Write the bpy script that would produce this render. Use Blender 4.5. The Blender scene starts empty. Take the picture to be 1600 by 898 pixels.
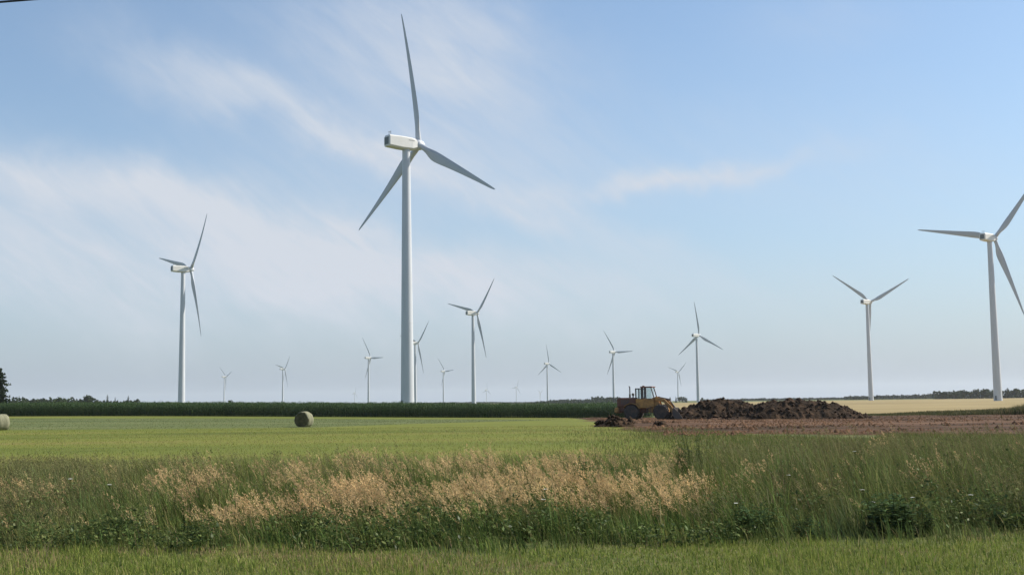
import bpy, math, random
import numpy as np
from mathutils import Matrix, Vector

random.seed(7)
RNG = np.random.default_rng(11)
R = math.radians
sc = bpy.context.scene
col = sc.collection

# ------------------------------------------------------------------ camera
F = 1840.0                      # focal length in pixels of the 1600 px photograph
EYE = 2.0
PITCH = math.atan(179.0 / F)
ROLL = R(0.8)
CAM = Matrix.Rotation(R(90) + PITCH, 3, 'X') @ Matrix.Rotation(-ROLL, 3, 'Z')
cd = bpy.data.cameras.new('camera')
cam = bpy.data.objects.new('camera', cd)
col.objects.link(cam)
cam.matrix_world = Matrix.Translation((0, 0, EYE)) @ CAM.to_4x4()
cd.sensor_width = 36
cd.lens = 36 * F / 1600
cd.clip_start = .1
cd.clip_end = 60000
sc.camera = cam


def ray(px, py):
    return CAM @ Vector(((px - 800) / F, (449 - py) / F, -1))


def at_dist(px, py, y):
    d = ray(px, py)
    return Vector((0, 0, EYE)) + d * (y / d.y)


def sstep(a, b, v):
    t = np.clip((np.asarray(v, float) - a) / (b - a), 0, 1)
    return t * t * (3 - 2 * t)


def g(x, y):
    """height of the land: almost flat, falling gently to the right, lower far away"""
    x = np.asarray(x, float)
    y = np.asarray(y, float)
    z = -1.1 * np.tanh((x + 27) / 60) * sstep(60, 180, y)
    return z - 14 * sstep(3600, 6800, y)


def gz(x, y):
    return float(g(x, y))


def at_ground(px, py, ymax=4000):
    d = ray(px, py)
    lo, hi = 1.0, float(ymax)
    for _ in range(60):
        m = math.sqrt(lo * hi)
        p = Vector((0, 0, EYE)) + d * (m / d.y)
        if p.z > gz(p.x, p.y):
            lo = m
        else:
            hi = m
    return Vector((0, 0, EYE)) + d * (lo / d.y)


def vnoise(x, y, s, seed=0):
    x = np.asarray(x, float) / s
    y = np.asarray(y, float) / s
    xi = np.floor(x).astype(np.int64)
    yi = np.floor(y).astype(np.int64)
    xf = x - xi
    yf = y - yi
    xf = xf * xf * (3 - 2 * xf)
    yf = yf * yf * (3 - 2 * yf)

    def h(a, b):
        n = (a * 374761393 + b * 668265263 + seed * 974711) & 0x7fffffff
        n = ((n ^ (n >> 13)) * 1274126177) & 0x7fffffff
        n = n ^ (n >> 16)
        return (n & 0xffff) / 65535.0
    return ((h(xi, yi) * (1 - xf) + h(xi + 1, yi) * xf) * (1 - yf)
            + (h(xi, yi + 1) * (1 - xf) + h(xi + 1, yi + 1) * xf) * yf)


def fnoise(x, y, s, seed=0):
    return (vnoise(x, y, s, seed) * .55 + vnoise(x, y, s * .47, seed + 3) * .3
            + vnoise(x, y, s * .21, seed + 5) * .15)


# ------------------------------------------------------------------ objects
def tag(o, label=None, cat=None, group=None, kind=None):
    if label:
        o['label'] = label
    if cat:
        o['category'] = cat
    if group:
        o['group'] = group
    if kind:
        o['kind'] = kind
    return o


def empty(name, loc, rz=0, label=None, cat=None, group=None):
    o = bpy.data.objects.new(name, None)
    col.objects.link(o)
    o.empty_display_size = .3
    o.location = loc
    o.rotation_euler = (0, 0, rz)
    return tag(o, label, cat, group)


def np_mesh(name, V, faces, mats, parent=None, cols=None, smooth=False, midx=None):
    """faces: list of (n,k) integer arrays"""
    me = bpy.data.meshes.new(name)
    V = np.asarray(V, np.float32)
    me.vertices.add(len(V))
    me.vertices.foreach_set('co', V.ravel())
    loops = np.concatenate([f.ravel() for f in faces]).astype(np.int32)
    cnt = np.concatenate([np.full(len(f), f.shape[1], np.int32) for f in faces])
    st = np.concatenate([[0], np.cumsum(cnt)[:-1]]).astype(np.int32)
    me.loops.add(len(loops))
    me.loops.foreach_set('vertex_index', loops)
    me.polygons.add(len(cnt))
    me.polygons.foreach_set('loop_start', st)
    me.polygons.foreach_set('loop_total', cnt)
    if smooth:
        me.polygons.foreach_set('use_smooth', np.ones(len(cnt), bool))
    if midx is not None:
        me.polygons.foreach_set('material_index', np.asarray(midx, np.int32))
    me.update(calc_edges=True)
    if cols is not None:
        a = me.attributes.new('tint', 'FLOAT_COLOR', 'POINT')
        c = np.ones((len(V), 4), np.float32)
        c[:, :3] = cols
        a.data.foreach_set('color', c.ravel())
    for m in (mats if isinstance(mats, (list, tuple)) else [mats]):
        me.materials.append(m)
    o = bpy.data.objects.new(name, me)
    col.objects.link(o)
    if parent:
        o.parent = parent
    return o


class MB:
    """collects boxes, tubes and lofts into one mesh"""

    def __init__(self):
        self.v = []
        self.f = []
        self.sm = []

    def add(self, vs, fs, smooth=False):
        n = len(self.v)
        self.v += [tuple(v) for v in vs]
        self.f += [tuple(i + n for i in f) for f in fs]
        self.sm += [smooth] * len(fs)

    def box(self, c, s, rot=None, bev=.0, taper=1.0):
        hx, hy, hz = s[0] / 2, s[1] / 2, s[2] / 2
        b = min(bev, hx * .9, hy * .9, hz * .9)
        if b <= 0:
            vs = [Vector((x * hx, y * hy, z * hz)) for z in (-1, 1) for x, y in ((-1, -1), (1, -1), (1, 1), (-1, 1))]
            fs = [(3, 2, 1, 0), (4, 5, 6, 7), (0, 1, 5, 4), (1, 2, 6, 5), (2, 3, 7, 6), (3, 0, 4, 7)]
        else:
            vs = []
            for z, r in ((-hz, 0), (-hz + b, 1), (hz - b, 1), (hz, 0)):
                ex, ey = (hx, hy) if r else (hx - b, hy - b)
                cc = b * .6
                ring = [(-ex + cc, -ey), (ex - cc, -ey), (ex, -ey + cc), (ex, ey - cc), (ex - cc, ey), (-ex + cc, ey), (-ex, ey - cc), (-ex, -ey + cc)]
                vs += [Vector((x, y, z)) for x, y in ring]
            fs = [tuple(reversed(range(8))), tuple(range(24, 32))]
            for k in range(3):
                for i in range(8):
                    j = (i + 1) % 8
                    fs.append((k * 8 + i, k * 8 + j, k * 8 + 8 + j, k * 8 + 8 + i))
        if taper != 1.0:
            for v in vs:
                t = (v.z + hz) / (2 * hz)
                k = 1 + (taper - 1) * t
                v.x *= k
                v.y *= k
        if rot is not None:
            vs = [rot @ v for v in vs]
        self.add([v + Vector(c) for v in vs], fs)

    def tube(self, p0, p1, r0, r1=None, n=12, caps=True):
        r1 = r0 if r1 is None else r1
        p0, p1 = Vector(p0), Vector(p1)
        d = (p1 - p0).normalized()
        a = d.orthogonal().normalized()
        b = d.cross(a)
        vs = []
        for p, r in ((p0, r0), (p1, r1)):
            vs += [p + (a * math.cos(2 * math.pi * i / n) + b * math.sin(2 * math.pi * i / n)) * r for i in range(n)]
        fs = [(i, (i + 1) % n, n + (i + 1) % n, n + i) for i in range(n)]
        self.add(vs, fs, True)
        if caps:
            self.add(vs, [tuple(reversed(range(n))), tuple(range(n, 2 * n))])

    def loft(self, rings, caps=True, smooth=True):
        n = len(rings[0])
        vs = [v for r in rings for v in r]
        fs = []
        for k in range(len(rings) - 1):
            for i in range(n):
                j = (i + 1) % n
                fs.append((k * n + i, k * n + j, (k + 1) * n + j, (k + 1) * n + i))
        self.add(vs, fs, smooth)
        if caps:
            self.add(rings[0], [tuple(reversed(range(n)))])
            self.add(rings[-1], [tuple(range(n))])

    def lathe(self, prof, axis='Z', c=(0, 0, 0), n=24, caps=True):
        rings = []
        for r, h in prof:
            ring = []
            for i in range(n):
                a = 2 * math.pi * i / n
                p = (r * math.cos(a), r * math.sin(a), h)
                if axis == 'X':
                    p = (h, r * math.cos(a), r * math.sin(a))
                if axis == 'Y':
                    p = (r * math.sin(a), h, r * math.cos(a))
                ring.append(Vector(p) + Vector(c))
            rings.append(ring)
        self.loft(rings, caps)

    def build(self, name, mat, parent=None):
        me = bpy.data.meshes.new(name)
        me.from_pydata([tuple(v) for v in self.v], [], self.f)
        me.polygons.foreach_set('use_smooth', self.sm)
        me.materials.append(mat)
        me.update()
        o = bpy.data.objects.new(name, me)
        col.objects.link(o)
        if parent:
            o.parent = parent
        return o


def copy_tree(o, parent=None):
    c = o.copy()
    col.objects.link(c)
    c.parent = parent
    for ch in [k for k in bpy.data.objects if k.parent == o]:
        copy_tree(ch, c)
    return c


# ------------------------------------------------------------------ materials
def mat_new(name):
    m = bpy.data.materials.new(name)
    m.use_nodes = True
    nt = m.node_tree
    nt.nodes.clear()
    out = nt.nodes.new('ShaderNodeOutputMaterial')
    return m, nt, out


def node(nt, typ, **kw):
    n = nt.nodes.new(typ)
    for k, v in kw.items():
        setattr(n, k, v)
    return n


def paint(name, c, rough=.45, metal=0, dirt=.15, dirt_scale=3.0, dirt_col=None, stretch=(1, 1, 1), bump=0.0):
    m, nt, out = mat_new(name)
    b = node(nt, 'ShaderNodeBsdfPrincipled')
    b.inputs['Roughness'].default_value = rough
    b.inputs['Metallic'].default_value = metal
    tc = node(nt, 'ShaderNodeTexCoord')
    mp = node(nt, 'ShaderNodeMapping')
    mp.inputs['Scale'].default_value = stretch
    nz = node(nt, 'ShaderNodeTexNoise')
    nz.inputs['Scale'].default_value = dirt_scale
    nz.inputs['Detail'].default_value = 6
    nz.inputs['Roughness'].default_value = .65
    rp = node(nt, 'ShaderNodeValToRGB')
    dc = dirt_col or tuple(v * .6 for v in c)
    rp.color_ramp.elements[0].position = .35
    rp.color_ramp.elements[1].position = .7
    rp.color_ramp.elements[0].color = (*c, 1)
    rp.color_ramp.elements[1].color = (*[a * (1 - dirt) + d * dirt for a, d in zip(c, dc)], 1)
    nt.links.new(tc.outputs['Object'], mp.inputs[0])
    nt.links.new(mp.outputs[0], nz.inputs['Vector'])
    nt.links.new(nz.outputs[0], rp.inputs[0])
    nt.links.new(rp.outputs[0], b.inputs['Base Color'])
    if bump:
        bp = node(nt, 'ShaderNodeBump')
        bp.inputs['Strength'].default_value = bump
        nt.links.new(nz.outputs[0], bp.inputs['Height'])
        nt.links.new(bp.outputs[0], b.inputs['Normal'])
    nt.links.new(b.outputs[0], out.inputs[0])
    return m


def leafy(name, transl=.35, c=None, var=.35, nscale=.5, gloss=.0):
    """foliage: diffuse + translucent, tinted by the mesh's own leaf colours or one colour with patches"""
    m, nt, out = mat_new(name)
    if c is None:
        at = node(nt, 'ShaderNodeAttribute', attribute_name='tint')
        src = at.outputs['Color']
    else:
        tc = node(nt, 'ShaderNodeTexCoord')
        nz = node(nt, 'ShaderNodeTexNoise')
        nz.inputs['Scale'].default_value = nscale
        nz.inputs['Detail'].default_value = 5
        rp = node(nt, 'ShaderNodeValToRGB')
        rp.color_ramp.elements[0].position = .3
        rp.color_ramp.elements[1].position = .7
        rp.color_ramp.elements[0].color = (*[v * (1 - var) for v in c], 1)
        rp.color_ramp.elements[1].color = (*[v * (1 + var) for v in c], 1)
        nt.links.new(tc.outputs['Object'], nz.inputs['Vector'])
        nt.links.new(nz.outputs[0], rp.inputs[0])
        src = rp.outputs[0]
    d = node(nt, 'ShaderNodeBsdfDiffuse')
    t = node(nt, 'ShaderNodeBsdfTranslucent')
    mx = node(nt, 'ShaderNodeMixShader')
    mx.inputs[0].default_value = transl
    nt.links.new(src, d.inputs[0])
    nt.links.new(src, t.inputs[0])
    nt.links.new(d.outputs[0], mx.inputs[1])
    nt.links.new(t.outputs[0], mx.inputs[2])
    last = mx
    if gloss:
        gl = node(nt, 'ShaderNodeBsdfGlossy')
        gl.inputs['Roughness'].default_value = .45
        m2 = node(nt, 'ShaderNodeMixShader')
        m2.inputs[0].default_value = gloss
        nt.links.new(mx.outputs[0], m2.inputs[1])
        nt.links.new(gl.outputs[0], m2.inputs[2])
        last = m2
    nt.links.new(last.outputs[0], out.inputs[0])
    return m


def land(name, stops, scale=.2, stretch=(1, 1, 1), fine=6.0, fine_amt=.35, bump=.5, bump_scale=8.0, bump_dist=.05):
    """ground: patchy ramp of colours from two noises + bump"""
    m, nt, out = mat_new(name)
    b = node(nt, 'ShaderNodeBsdfPrincipled')
    b.inputs['Roughness'].default_value = .95
    b.inputs['Specular IOR Level'].default_value = .1
    tc = node(nt, 'ShaderNodeTexCoord')
    mp = node(nt, 'ShaderNodeMapping')
    mp.inputs['Scale'].default_value = stretch
    n1 = node(nt, 'ShaderNodeTexNoise')
    n1.inputs['Scale'].default_value = scale
    n1.inputs['Detail'].default_value = 8
    n1.inputs['Roughness'].default_value = .62
    n2 = node(nt, 'ShaderNodeTexNoise')
    n2.inputs['Scale'].default_value = fine
    n2.inputs['Detail'].default_value = 4
    n2.inputs['Roughness'].default_value = .7
    mix = node(nt, 'ShaderNodeMath', operation='MULTIPLY_ADD')
    mix.inputs[1].default_value = fine_amt
    sub = node(nt, 'ShaderNodeMath', operation='SUBTRACT')
    sub.inputs[1].default_value = fine_amt * .5
    rp = node(nt, 'ShaderNodeValToRGB')
    els = rp.color_ramp.elements
    els[0].position, els[0].color = stops[0][0], (*stops[0][1], 1)
    els[1].position, els[1].color = stops[-1][0], (*stops[-1][1], 1)
    for p, c in stops[1:-1]:
        e = els.new(p)
        e.color = (*c, 1)
    L = nt.links.new
    L(tc.outputs['Object'], mp.inputs[0])
    L(mp.outputs[0], n1.inputs['Vector'])
    L(mp.outputs[0], n2.inputs['Vector'])
    L(n2.outputs[0], mix.inputs[0])
    L(n1.outputs[0], mix.inputs[2])
    L(mix.outputs[0], sub.inputs[0])
    L(sub.outputs[0], rp.inputs[0])
    L(rp.outputs[0], b.inputs['Base Color'])
    n3 = node(nt, 'ShaderNodeTexNoise')
    n3.inputs['Scale'].default_value = bump_scale
    n3.inputs['Detail'].default_value = 5
    bp = node(nt, 'ShaderNodeBump')
    bp.inputs['Strength'].default_value = bump
    bp.inputs['Distance'].default_value = bump_dist
    L(tc.outputs['Object'], n3.inputs['Vector'])
    L(n3.outputs[0], bp.inputs['Height'])
    L(bp.outputs[0], b.inputs['Normal'])
    L(b.outputs[0], out.inputs[0])
    return m


M = {}
M['white'] = paint('turbine_white', (.57, .585, .60), .45, dirt=.35, dirt_scale=.6, dirt_col=(.38, .38, .36), stretch=(1, 1, .15))
M['blade'] = paint('blade_white', (.46, .48, .50), .4, dirt=.3, dirt_scale=.5, dirt_col=(.38, .39, .40))
M['nacelle'] = paint('nacelle_cream', (.68, .66, .60), .5, dirt=.4, dirt_scale=.7, dirt_col=(.56, .53, .47))
M['dark_grey'] = paint('dark_grey_paint', (.16, .18, .18), .6)
M['concrete'] = paint('concrete', (.38, .37, .34), .9, dirt=.4)
M['yellow'] = paint('faded_yellow_paint', (.50, .26, .06), .6, dirt=.9, dirt_scale=2.2, dirt_col=(.14, .075, .035))
M['shaded_brown'] = paint('shaded_brown_paint', (.17, .065, .035), .7, dirt=.6, dirt_scale=3, dirt_col=(.07, .04, .03))  # brown of the yellow machine's shaded side put into the paint, plus dirt
M['steel'] = paint('dark_steel', (.06, .055, .05), .55, dirt=.6, dirt_scale=4, dirt_col=(.12, .075, .05))
M['rubber'] = paint('muddy_rubber', (.03, .028, .026), .85, dirt=.8, dirt_scale=2.5, dirt_col=(.11, .075, .05))
M['cable'] = paint('black_cable', (.02, .02, .025), .6)
M['soil'] = land('dark_soil', [(.3, (.012, .0075, .004)), (.5, (.032, .019, .010)), (.72, (.095, .056, .030))], scale=.8, fine=5, bump=.9, bump_scale=5, bump_dist=.15)
M['dirt'] = land('bare_red_earth', [(.34, (.030, .018, .009)), (.45, (.060, .034, .017)), (.55, (.112, .058, .030)), (.70, (.17, .10, .055))], scale=.15, stretch=(.14, 1, 1), fine=2.5, bump=.6, bump_scale=3, bump_dist=.08)
M['hayland'] = land('mown_hay_ground', [(.25, (.075, .092, .018)), (.42, (.125, .145, .026)), (.58, (.165, .17, .034)), (.76, (.20, .155, .055))], scale=.10, stretch=(.16, 1, 1), fine=3.0, fine_amt=.4, bump=.6, bump_scale=14, bump_dist=.05)
M['strip'] = land('uncut_strip_ground', [(.3, (.08, .10, .034)), (.5, (.115, .135, .046)), (.7, (.155, .16, .065))], scale=.12, stretch=(.12, 1, 1), fine=2.5, bump=.6, bump_scale=8)
M['ground'] = land('rough_ground', [(.3, (.065, .08, .026)), (.5, (.11, .125, .038)), (.72, (.18, .155, .07))], scale=.35, fine=5, bump=.6, bump_scale=9)
M['wheatland'] = land('ripe_wheat', [(.28, (.20, .15, .065)), (.48, (.28, .215, .10)), (.7, (.37, .285, .14))], scale=.03, stretch=(.35, 1, 1), fine=1.2, bump=.4, bump_scale=3)
M['grass'] = leafy('grass_blades', .32)
M['seed'] = leafy('seed_heads', .30)
M['corn'] = leafy('corn_leaves', .28, gloss=.03)
M['weed'] = leafy('weed_leaves', .28, gloss=.012)
M['needle'] = leafy('conifer_needles', .10, (.030, .042, .022), .4, .6)
M['foliage'] = leafy('tree_foliage', .20, (.045, .062, .026), .4, .4)
M['bark'] = paint('bark', (.10, .075, .055), .9, dirt=.5, dirt_scale=6)
M['petal'] = leafy('white_petals', .3, (.75, .74, .66), .1, 8)
M['baleend'] = land('bale_end_shaded_hay', [(.3, (.06, .052, .025)), (.5, (.10, .085, .042)), (.7, (.15, .125, .065))], scale=3, fine=14, bump=.8, bump_scale=18, bump_dist=.04)  # hay colour darkened with the shade lying on the bale's end
M['baleside'] = land('bale_wrapped_side', [(.3, (.13, .13, .08)), (.5, (.20, .195, .125)), (.7, (.29, .27, .18))], scale=2, stretch=(1, 4, 1), fine=14, bump=.6, bump_scale=18, bump_dist=.03)


def glass_mat():
    m, nt, out = mat_new('cab_glass')
    tr = node(nt, 'ShaderNodeBsdfTransparent')
    tr.inputs[0].default_value = (.86, .90, .89, 1)
    gl = node(nt, 'ShaderNodeBsdfGlossy')
    gl.inputs['Roughness'].default_value = .03
    fr = node(nt, 'ShaderNodeFresnel')
    mx = node(nt, 'ShaderNodeMixShader')
    nt.links.new(fr.outputs[0], mx.inputs[0])
    nt.links.new(tr.outputs[0], mx.inputs[1])
    nt.links.new(gl.outputs[0], mx.inputs[2])
    nt.links.new(mx.outputs[0], out.inputs[0])
    return m


M['glass'] = glass_mat()

# ------------------------------------------------------------------ sky and sun
SUN_AZ = 72.0      # degrees to the right of the view direction
SUN_EL = 40.0
SKY_STRENGTH = .105


def make_world():
    w = bpy.data.worlds.new('World')
    sc.world = w
    w.use_nodes = True
    nt = w.node_tree
    nt.nodes.clear()
    L = nt.links.new
    out = node(nt, 'ShaderNodeOutputWorld')
    bg = node(nt, 'ShaderNodeBackground')
    bg.inputs['Strength'].default_value = SKY_STRENGTH
    sky = node(nt, 'ShaderNodeTexSky', sky_type='NISHITA')
    sky.sun_disc = False
    sky.sun_elevation = R(SUN_EL)
    sky.sun_rotation = R(SUN_AZ)
    sky.air_density = 1.0
    sky.dust_density = .7
    sky.ozone_density = 1.0
    tc = node(nt, 'ShaderNodeTexCoord')
    sep = node(nt, 'ShaderNodeSeparateXYZ')
    L(tc.outputs['Generated'], sep.inputs[0])

    def mth(op, a, b=None, c=None, clamp=False):
        n = node(nt, 'ShaderNodeMath', operation=op, use_clamp=clamp)
        for i, v in enumerate((a, b, c)):
            if v is None:
                continue
            if isinstance(v, (int, float)):
                n.inputs[i].default_value = v
            else:
                L(v, n.inputs[i])
        return n.outputs[0]
    az = mth('ARCTAN2', sep.outputs[0], sep.outputs[1])
    el = mth('ARCSINE', sep.outputs[2])
    # wispy warp
    cmb = node(nt, 'ShaderNodeCombineXYZ')
    L(az, cmb.inputs[0])
    L(el, cmb.inputs[1])
    wn = node(nt, 'ShaderNodeTexNoise')
    wn.inputs['Scale'].default_value = 9
    wn.inputs['Detail'].default_value = 7
    wn.inputs['Roughness'].default_value = .58
    L(cmb.outputs[0], wn.inputs['Vector'])
    ws = node(nt, 'ShaderNodeSeparateColor')
    L(wn.outputs['Color'], ws.inputs[0])
    azw = mth('MULTIPLY_ADD', mth('SUBTRACT', ws.outputs[0], .5), .12, az)
    elw = mth('MULTIPLY_ADD', mth('SUBTRACT', ws.outputs[1], .5), .08, el)

    # streaks running down to the right
    mp = node(nt, 'ShaderNodeMapping')
    mp.vector_type = 'TEXTURE'
    mp.inputs['Rotation'].default_value = (0, 0, R(-24))
    mp.inputs['Scale'].default_value = (1 / 3.2, 1 / 15, 1)
    L(cmb.outputs[0], mp.inputs[0])
    m2 = node(nt, 'ShaderNodeMapping')
    m2.vector_type = 'TEXTURE'
    m2.inputs['Rotation'].default_value = (0, 0, R(-38))
    m2.inputs['Scale'].default_value = (1 / 9, 1 / 42, 1)
    L(cmb.outputs[0], m2.inputs[0])
    s2 = node(nt, 'ShaderNodeTexNoise')
    s2.inputs['Scale'].default_value = 1.4
    s2.inputs['Detail'].default_value = 8
    s2.inputs['Roughness'].default_value = .62
    s2.inputs['Distortion'].default_value = .7
    L(m2.outputs[0], s2.inputs['Vector'])
    sn = node(nt, 'ShaderNodeTexNoise')
    sn.inputs['Scale'].default_value = 1.5
    sn.inputs['Detail'].default_value = 7
    sn.inputs['Roughness'].default_value = .55
    sn.inputs['Distortion'].default_value = .4
    L(mp.outputs[0], sn.inputs['Vector'])
    streak = mth('MULTIPLY_ADD', mth('SUBTRACT', sn.outputs[0], .5), 1.6, mth('MULTIPLY_ADD', mth('SUBTRACT', s2.outputs[0], .5), 1.3, 1.05))

    def ang(px, py):
        d = ray(px, py).normalized()
        return math.atan2(d.x, d.y), math.asin(d.z)

    total = None

    def blob(p0, p1, wid, s, end=1.0):
        """soft cloud bank along p0-p1 (photo pixels turned into sky angles)"""
        nonlocal total
        a0, e0 = ang(*p0)
        a1, e1 = ang(*p1)
        ca, ce = (a0 + a1) / 2, (e0 + e1) / 2
        dx, dy = a1 - a0, e1 - e0
        ln = math.hypot(dx, dy)
        c, s_ = dx / ln, dy / ln
        su = ln / 2 * end
        sv = wid / F
        A = mth('SUBTRACT', azw, ca)
        E = mth('SUBTRACT', elw, ce)
        u = mth('ADD', mth('MULTIPLY', A, c / su), mth('MULTIPLY', E, s_ / su))
        v = mth('ADD', mth('MULTIPLY', A, -s_ / sv), mth('MULTIPLY', E, c / sv))
        r = mth('ADD', mth('MULTIPLY', u, u), mth('MULTIPLY', v, v))
        q = mth('MULTIPLY', mth('EXPONENT', mth('MULTIPLY', r, -1.0)), s * 1.35)
        total = q if total is None else mth('ADD', total, q)
    for b in CLOUDS:
        blob(*b)
    veil = mth('MULTIPLY', total, streak)
    # thin veil everywhere, thicker near the horizon
    low = mth('EXPONENT', mth('MULTIPLY', mth('MAXIMUM', el, 0.0), -1 / .13))
    lowf = mth('MULTIPLY', low, .95, clamp=True)
    tn = node(nt, 'ShaderNodeMix', data_type='RGBA', blend_type='MULTIPLY')
    tn.inputs[0].default_value = 1
    L(sky.outputs[0], tn.inputs[6])
    tn.inputs[7].default_value = (.90, 1.0, 1.05, 1)      # a touch less violet
    c0 = node(nt, 'ShaderNodeMix', data_type='RGBA')
    L(lowf, c0.inputs[0])
    L(tn.outputs[2], c0.inputs[6])
    c0.inputs[7].default_value = LOW_COL
    veil = mth('ADD', veil, .04)
    fac = mth('MULTIPLY', veil, .92, clamp=True)
    cc = node(nt, 'ShaderNodeMix', data_type='RGBA')
    L(fac, cc.inputs[0])
    L(c0.outputs[2], cc.inputs[6])
    cc.inputs[7].default_value = CLOUD_COL
    L(cc.outputs[2], bg.inputs[0])
    L(bg.outputs[0], out.inputs[0])


CLOUD_COL = (4.5, 4.85, 5.4, 1)
LOW_COL = (2.3, 2.8, 3.75, 1)
CLOUDS = [
    # start, end, half width px, strength
    ((-300, 230), (340, 300), 42, .40),
    ((-400, 330), (560, 400), 80, .44),
    ((180, 280), (700, 440), 42, .42),
    ((300, 430), (1080, 450), 55, .38),
    ((140, 60), (440, 160), 46, .34),
    ((370, 125), (660, 270), 34, .38),
    ((620, 240), (1010, 400), 30, .36),
    ((420, 20), (880, 210), 85, .46),
    ((560, -60), (860, 80), 70, .34),
    ((890, 296), (1250, 250), 20, .55),
    ((330, 230), (940, 300), 75, .22),
    ((900, 180), (1700, 330), 110, .13),
    ((1180, 30), (1420, 45), 45, .10),
    ((-300, 420), (760, 500), 75, .24),
    ((700, 470), (1700, 480), 70, .09),
]
make_world()
sd = bpy.data.lights.new('sun', 'SUN')
sd.energy = 4.8
sd.angle = R(.6)
sd.color = (1, .95, .87)
sun = bpy.data.objects.new('sun', sd)
col.objects.link(sun)
_s = Vector((math.sin(R(SUN_AZ)) * math.cos(R(SUN_EL)), math.cos(R(SUN_AZ)) * math.cos(R(SUN_EL)), math.sin(R(SUN_EL))))
sun.rotation_euler = (-_s).to_track_quat('-Z', 'Y').to_euler()
sun.location = (60, 0, 120)


# ------------------------------------------------------------------ land
def sheet(name, ys, xl, xr, n, dz, mat, rough=0.0, sink=True):
    ys = np.asarray(ys, float)
    s = np.linspace(0, 1, n)
    xl_ = np.array([xl(y) for y in ys])
    xr_ = np.array([xr(y) for y in ys])
    X = xl_[:, None] + (xr_ - xl_)[:, None] * s[None, :]
    Y = np.repeat(ys[:, None], n, 1)
    Z = g(X, Y) + dz
    if sink:
        S = np.repeat(s[None, :], len(ys), 0)
        e = (S < 1e-6) | (S > 1 - 1e-6) | (Y <= ys[0] + 1e-6) | (Y >= ys[-1] - 1e-6)
        Z = np.where(e, Z - dz - .06, Z)
    if rough:
        Z = Z + rough * (fnoise(X, Y, 3.0, 5) - .4) * np.clip((Z - g(X, Y)) / dz, 0, 1)
    V = np.stack([X, Y, Z], -1).reshape(-1, 3)
    i = np.arange(len(ys) - 1)[:, None] * n + np.arange(n - 1)[None, :]
    Fq = np.stack([i, i + 1, i + n + 1, i + n], -1).reshape(-1, 4)
    o = np_mesh(name, V, [Fq], mat, smooth=True)
    o['kind'] = 'structure'
    return o


ys = np.concatenate([np.linspace(-80, 10, 10), np.linspace(14, 240, 60), np.geomspace(250, 12000, 60)])
sheet('ground', ys, lambda y: -(60 + 1.3 * abs(y)), lambda y: 60 + 1.3 * abs(y), 141, 0, M['ground'], sink=False)


def edge_x(y):        # where hay field gives way to bare earth
    return 4.6 + .040 * y + 2.8 * (fnoise(3.0, y, 9, 2) - .5) * 2 + 1.6 * (vnoise(1.0, y, 2.2, 12) - .5) + (max(0, 75 - y) * .05)


def corn_y(x):        # front of the corn
    return 186 - .10 * (x + 20)


sheet('hay_field', np.arange(30, 200, 1.0), lambda y: -(40 + 1.1 * y), lambda y: edge_x(y) + (0 if y > 62 else 5 * (vnoise(2.0, y, 3.1, 19) - .35) * min(1, (62 - y) / 4)), 90, .05, M['hayland'])
sheet('bare_earth', np.concatenate([np.arange(56, 184, 1.0)]), lambda y: edge_x(y) - .4 - 1.2 * vnoise(0, y, 2.0, 9) if y > 72 else edge_x(y) + (72 - y) * 1.2,
      lambda y: 60 + 1.0 * y, 120, .08, M['dirt'], rough=.22)
# rough strip of hay left standing in front of the corn
def strip_l(y):
    return -(40 + 1.1 * y)


sheet('uncut_hay_strip', np.concatenate([np.arange(105, 166, 1.0)]), strip_l, lambda y: (-18 + (y - 105) * .45 + 1.5 * vnoise(0, y, 4, 3)), 90, .06, M['strip'], rough=.06)
sheet('wheat_field', np.concatenate([np.arange(204, 330, 6), np.geomspace(340, 1150, 16)]), lambda y: 16 + .09 * y, lambda y: 120 + .95 * y, 60, .5, M['wheatland'])


# ------------------------------------------------------------------ grass builders
def blades(P, h, w, colr, lean, spread=.35, wind=(-.25, .0), rows=4):
    """P (n,3) roots; returns V,F,C for curved tapering blades"""
    n = len(P)
    ts = np.linspace(0, 1, rows)
    ang = RNG.uniform(0, 2 * np.pi, n)
    la = RNG.uniform(0, 2 * np.pi, n)
    lm = RNG.uniform(0, spread, n) * lean
    lx = np.cos(la) * lm + wind[0] * RNG.uniform(.4, 1.3, n)
    ly = np.sin(la) * lm + wind[1]
    V = np.zeros((n, rows, 2, 3), np.float32)
    wx, wy = np.cos(ang), np.sin(ang)
    for k, t in enumerate(ts):
        ww = w * (1 - t ** 1.6 * .93) * .5
        cx = P[:, 0] + lx * h * t ** 1.8
        cy = P[:, 1] + ly * h * t ** 1.8
        cz = P[:, 2] + h * t * (1 - .18 * t * (lx * lx + ly * ly) / .16)
        V[:, k, 0] = np.stack([cx - wx * ww, cy - wy * ww, cz], -1)
        V[:, k, 1] = np.stack([cx + wx * ww, cy + wy * ww, cz], -1)
    base = (np.arange(n) * rows * 2)[:, None]
    fs = []
    for k in range(rows - 1):
        fs.append(base + np.array([[2 * k, 2 * k + 1, 2 * k + 3, 2 * k + 2]]))
    Fq = np.concatenate(fs)
    C = np.repeat(colr, rows * 2, 0)
    tip = np.stack([P[:, 0] + lx * h, P[:, 1] + ly * h, P[:, 2] + h * (1 - .18 * (lx * lx + ly * ly) / .16)], -1)
    return V.reshape(-1, 3), Fq, C, tip, np.stack([lx, ly], -1)


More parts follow.
